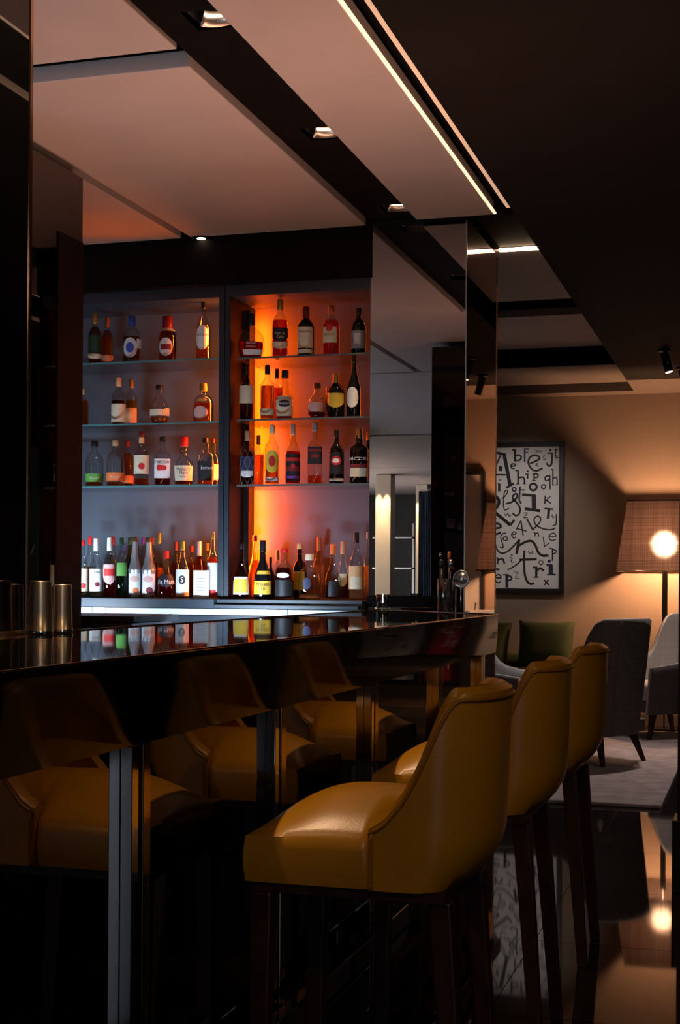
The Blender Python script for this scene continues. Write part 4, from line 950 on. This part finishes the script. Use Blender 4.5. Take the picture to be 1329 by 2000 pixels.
# every letter: strokes (points, width[, smooth]), dots ('d', centre, radius), rings ('o', centre, radius, width)
LET = [
 ([((90,255),(225,288)),45],[((222,270),(330,840)),62],[((262,868),(392,788)),40],[((165,300),(85,480),(-40,800)),26],[((-90,640),(250,640)),28],[((165,490),(160,575)),60]),
 ([((362,210),(432,210)),25],[((415,200),(410,412)),38],[((415,312),(480,300),(522,340),(490,388),(420,390)),30]),
 ([((572,192),(656,196)),25,1],[((580,195),(580,420)),28],[((580,255),(640,255)),18]),
 ([((770,210),(778,252)),10],[((785,260),(802,215),(815,255)),10],[((815,255),(850,215),(865,260)),10]),
 ([((670,445),(760,410),(838,360),(800,312),(720,308),(652,370),(650,460),(710,548),(790,570),(890,525)),32],),
 ([((775,500),(775,445)),12],[((775,445),(815,455),(780,475),(825,500)),12]),
 ([((940,315),(900,320),(905,345),(940,360),(930,380),(895,375)),11],),
 (['d',(1025,215),22],[((970,265),(1062,265)),25],[((1055,265),(1048,440),(1005,488),(955,440)),32]),
 ([((1120,190),(1115,320),(1135,350),(1160,335)),20],[((1095,210),(1155,210)),15]),
 ([((345,490),(415,485),(410,455),(352,460),(350,520),(405,535)),25],),
 ([((415,570),(472,570)),20],[((465,565),(465,802)),30],[((465,700),(540,682),(575,720),(575,795)),30],[((428,802),(492,802)),14],[((548,797),(600,797)),14]),
 (['d',(632,580),18],[((588,630),(640,630)),20],[((633,622),(630,712)),26]),
 ([((715,630),(785,625),(815,655),(785,690),(742,690)),25],[((745,630),(740,742)),25],[((705,742),(780,742)),18]),
 ([((1012,660),(950,670),(930,710),(960,745),(1010,720)),25],[((1015,640),(1020,895)),22]),
 ([((1033,546),(1076,546)),15],[((1070,542),(1066,816)),22],[((1070,710),(1120,686),(1140,722),(1140,810)),22],[((1048,818),(1092,818)),12],[((1110,813),(1160,813)),14]),
 ([((132,730),(176,730)),16],[((110,795),(150,795)),14],[((140,792),(138,928)),42]),
 (['o',(398,895),32,26,1],), (['o',(728,852),60,38],), (['o',(908,847),36,24,1],),
 ([((180,1055),(240,1010),(285,935),(255,910),(226,960),(214,1100),(216,1200),(242,1250),(312,1218)),20],),
 ([((262,1140),(360,1110),(448,1025),(442,972),(392,985),(372,1050),(440,1120),(500,1225),(482,1318),(425,1345),(370,1303)),32],),
 ([((500,848),(490,980),(486,1080),(522,1140)),30,1],[((495,905),(582,905)),22]),
 ([((535,980),(770,1003)),44],[((738,985),(742,1240)),76],[((583,1228),(850,1265)),50]),
 ([((935,1000),(930,1146)),24],[((1030,1010),(942,1088)),18],[((952,1078),(1036,1136)),24]),
 ([((922,1224),(1072,1236)),30],[((1000,1235),(985,1402)),48]),
 ([((1055,1330),(1062,1372),(1126,1366)),16],[((1130,1320),(1128,1450),(1112,1510),(1068,1518)),22]),
 ([((-80,1010),(50,1000),(132,1080),(112,1180),(40,1240),(-60,1250)),55],[((30,1262),(332,1512)),56],[((330,1515),(402,1418)),38]),
 ([((225,1315),(255,1345),(290,1310),(310,1360),(345,1335)),14],),
 ([((560,1300),(630,1300)),14],[((630,1300),(565,1382)),14],[((565,1384),(632,1384)),14]),
 ([((435,1592),(515,1435)),20],[((515,1435),(555,1695)),22],[((438,1568),(612,1616)),20]),
 ([((620,1405),(722,1598)),30],[((715,1595),(830,1480),(855,1395),(800,1355),(745,1400),(752,1470),(800,1530),(920,1580),(1040,1590),(1108,1560)),24]),
 ([((-60,1570),(110,1562),(168,1540),(130,1490),(20,1478)),38],[((-60,1640),(80,1668),(168,1636)),38]),
 ([((260,1650),(200,1660),(165,1720),(198,1840),(205,1900),(148,1888)),20],['o',(245,1745),36,20]),
 ([((355,1675),(425,1665),(420,1630),(370,1640),(355,1690),(390,1735),(428,1715)),20],),
 ([((733,1645),(765,1645)),16],[((760,1642),(758,1708)),20],[((760,1668),(808,1650),(825,1712)),20]),
 ([((900,1715),(925,1892)),18],[((922,1888),(1015,1815)),18]),
 ([((1000,1715),(1118,1706),(1082,1650),(1012,1680),(1008,1745),(1060,1780),(1122,1755)),20],),
 ([((40,1700),(70,1830),(112,1950),(200,2000),(320,1940),(492,1758)),28],[((482,1765),(438,2012)),46],[((470,1872),(600,1800),(700,1790),(762,1860),(820,1990),(900,2040),(992,2035)),42]),
 ([((645,1955),(660,2000),(710,1990),(706,1950)),14],[((706,1950),(726,2012)),14]),
 ([((1003,1915),(1066,1918)),18],[((1062,1915),(1060,2132)),24],[((1065,1925),(1130,1960),(1102,2000),(1065,2000)),20]),
 ([((78,2080),(120,2080)),22],[((116,2078),(110,2192)),28],[((112,2122),(190,2092),(215,2130),(232,2186)),28]),
 (['d',(358,2035),15],[((320,2075),(360,2080),(350,2145),(396,2150)),16]),
 ([((575,1948),(570,2130),(580,2350),(620,2480),(682,2530),(742,2515)),38],[((488,2112),(788,2100)),42],[((285,2285),(420,2210),(512,2130)),24]),
 (['o',(862,2160),36,14],),
 ([((722,2245),(800,2245)),34],[((783,2240),(780,2412)),40],[((790,2300),(850,2260),(912,2302)),38],[((732,2412),(822,2412)),22]),
 (['d',(1005,2135),30],[((955,2202),(1060,2202)),30,1],[((1030,2200),(1035,2362)),76,1],[((968,2366),(1118,2366)),28,1]),
 ([((400,2325),(468,2325)),10],[((465,2325),(415,2432)),10],[((412,2434),(482,2434)),10]),
 ([((70,2420),(170,2425),(140,2370),(78,2390),(70,2460),(110,2510),(168,2490)),24],),
 ([((205,2370),(280,2370)),22,1],[((270,2360),(272,2595)),48,1],[((290,2380),(355,2420),(332,2460),(290,2470)),30,1]),
 ([((915,2460),(998,2552)),24],[((992,2458),(918,2552)),24]),
 ([((58,2264),(142,2282)),36,1],),
]
def letters(parts_list, to, par, layer0=.0008, ink=None):
    for g in parts_list:
        bm = bmesh.new(); navy = False
        for k, s in enumerate(g):
            off = layer0 + .0002 * k
            if s[0] == 'd': disc(bm, s[1], s[2], to, off)
            elif s[0] == 'o':
                disc(bm, s[1], s[2], to, off, s[3]); navy = navy or len(s) > 4
            else:
                pts = [(a, b, 0) for a, b in s[0]]; pts = crom(pts, 6) if len(pts) > 2 else [Vector(q_) for q_ in pts]
                stroke(bm, [q_.xy for q_ in pts], s[1], to, off); navy = navy or len(s) > 2
        me = bpy.data.meshes.new('letter'); bm.to_mesh(me); bm.free()
        lo_ = link('letter', me, par, ink or (M_INKB if navy else M_INK)); lo_.location = -par.location
def to1(p, off):
    v = art_pt(p[0], p[1]); return v - pt.location + Vector((0, -off, 0))
letters(LET, to1, cv)
# sister paintings on walls the photograph shows only as reflections
def wall_painting(name, label, origin, ax, nrm, w, h, base, ink, pick, sc_):
    t = thing(name, label, 'picture', origin)
    bm = bmesh.new(); ax = Vector(ax); nrm = Vector(nrm); U = Vector((0, 0, 1))
    def quadbox(a0, a1, b0, b1, d0, d1):
        vs = [bm.verts.new(ax * a + U * b + nrm * d) for d in (d0, d1) for (a, b) in ((a0, b0), (a1, b0), (a1, b1), (a0, b1))]
        for f in ((0, 1, 2, 3), (4, 7, 6, 5), (0, 4, 5, 1), (1, 5, 6, 2), (2, 6, 7, 3), (3, 7, 4, 0)): bm.faces.new([vs[i] for i in f])
    quadbox(0, w, 0, h, .002, .03); cv_ = bm_obj('canvas', bm, base, t)
    bm = bmesh.new(); f = .03
    for a in ((-f, w + f, h, h + f), (-f, w + f, -f, 0), (-f, 0, 0, h), (w, w + f, 0, h)): quadbox(*a, .002, .045)
    bm_obj('frame', bm, M_FRAME, t)
    def to(p, off): return ax * (p[0] / 1200 * w * sc_ + .05 * w) + U * (h - p[1] / 2700 * h * .98) + nrm * (.031 + off)
    letters([LET[i] for i in pick], to, cv_, .001, ink)
allL = list(range(1, len(LET)))
M_REDC = mat('crimson_canvas', (.30, .02, .05), .7, vary=.08); M_GRNC = mat('green_canvas', (.03, .10, .06), .7, vary=.1)
wall_painting('letter_painting', 'crimson letter painting on the lounge wall right of the lamp', (.46, YW, .35), (1, 0, 0), (0, -1, 0), .30, 1.9, M_REDC, M_CANVAS, [4, 10, 20, 22, 30, 37, 42, 48], .9)
wall_painting('letter_painting', 'white letter painting on the lounge wall beside the crimson one', (-.34, YW, .35), (1, 0, 0), (0, -1, 0), .62, 1.9, M_CANVAS, M_INK, [1, 4, 10, 17, 20, 22, 24, 30, 37, 42, 45, 48], .9)
wall_painting('letter_painting', 'second white letter painting in the lounge corner', (.86, YW, .35), (1, 0, 0), (0, -1, 0), .60, 1.9, M_CANVAS, M_INK, [1, 4, 10, 20, 22, 30, 37, 42, 48], .9)
wall_painting('letter_painting', 'green letter painting on the right-hand wall', (3.2, -2.4, 1.2), (0, 1, 0), (-1, 0, 0), 1.6, 1.3, M_GRNC, M_CANVAS, [4, 10, 20, 22, 30, 37, 42, 48], .9)

# ================================================================== REAR OF THE ROOM (seen in the mirrored column)
M_COLW = mat('cream_plaster', (.72, .62, .48), .7, vary=.03)
for k, (cx_, cy_, wd, lb) in enumerate(((-6.2, -9.6, .27, 'cream plaster column nearer the rear windows'), (-6.15, -12.2, .22, 'cream plaster column deeper in the rear room'))):
    t = thing('plaster_column', lb, 'column', (cx_, cy_, 0), 0, 'cream columns at the rear of the room')
    box('shaft', -wd / 2, wd / 2, -.15, .15, 0, 3.08, M_COLW, t, .006); box('base', -wd / 2 - .02, wd / 2 + .02, -.17, .17, 0, .12, M_COLW, t, .004)
    for s in (-.07, .07): spot('column_wash', (cx_ + s, cy_ + .26, 3.06), (cx_ + s, cy_ + .13, 0), 520, (1.0, .74, .42), 34, .6, .01)
M_CURT = mat('blue_grey_curtain', (.10, .13, .19), .8, vary=.2)
def curtain(x0, x1, y, label):
    t = thing('curtain', label, 'curtain', ((x0 + x1) / 2, y, 0)); bm = bmesh.new(); n = 60; a = []
    for i in range(n + 1):
        x = (x1 - x0) * (i / n - .5); yy = .035 * math.sin(i * 1.3); a.append((bm.verts.new((x, yy, .02)), bm.verts.new((x, yy, 2.9))))
    for p_, q_ in zip(a, a[1:]): bm.faces.new((p_[0], q_[0], q_[1], p_[1]))
    o = bm_obj('fabric', bm, M_CURT, t, True); md = o.modifiers.new('s', 'SOLIDIFY'); md.thickness = .006
    tube('rod', [(-(x1 - x0) / 2, 0, 2.92), ((x1 - x0) / 2, 0, 2.92)], .012, M_STEEL, t, 8)
curtain(-6.0, -5.6, -11.2, 'blue-grey curtain hanging between the rear columns')
# tall windows in the left wall behind the camera, then added ones in the right wall
M_SKY = mat('daylit_pane', (.6, .7, .8), .3, emit=(.62, .76, 1.0), estr=.8, vary=.02)
for k in range(5):
    y0 = -2.9 + k * 1.25
    t = struct(thing(f'window_{k + 1}', 'tall daylit window in the left wall behind the camera', 'window', (-4.79, y0, .6)))
    del t['category']
    box('pane', .004, .010, .03, 1.09, 0, 2.15, M_SKY, t)
    for (a, b, c, d) in ((0, 1.12, -.03, 0), (0, 1.12, 2.15, 2.18), (0, .03, 0, 2.15), (1.09, 1.12, 0, 2.15), (.545, .575, 0, 2.15)): box('window_frame', 0, .03, a, b, c, d, M_STEEL, t)
for k in range(3):  # glowing panes added out of view so the steel posts reflect something pale
    y0 = -8.2 + k * 1.5
    t = struct(thing(f'window_{k + 6}', 'added glowing window in the right wall, for the posts to reflect', 'window', (3.19, y0, .3)))
    del t['category']
    box('pane', -.010, -.004, .03, 1.29, 0, 2.35, M_SKY, t)
    for (a, b, c, d) in ((0, 1.32, -.03, 0), (0, 1.32, 2.35, 2.38), (0, .03, 0, 2.35), (1.29, 1.32, 0, 2.35), (.645, .675, 0, 2.35)): box('window_frame', -.03, 0, a, b, c, d, M_STEEL, t)
for k, x0 in enumerate((-7.35, -6.0)):
    t = thing('display_rack', ['steel display rack at the rear left', 'steel display rack at the rear right of the doorway'][k], 'rack', (x0, -13.2, 0))
    for a in (0, .75): box('upright', a, a + .04, 0, .04, 0, 2.4, M_STEEL, t)
    for z in (.3, .9, 1.5, 2.1): box('shelf', 0, .79, -.1, .25, z, z + .03, M_STEEL, t)
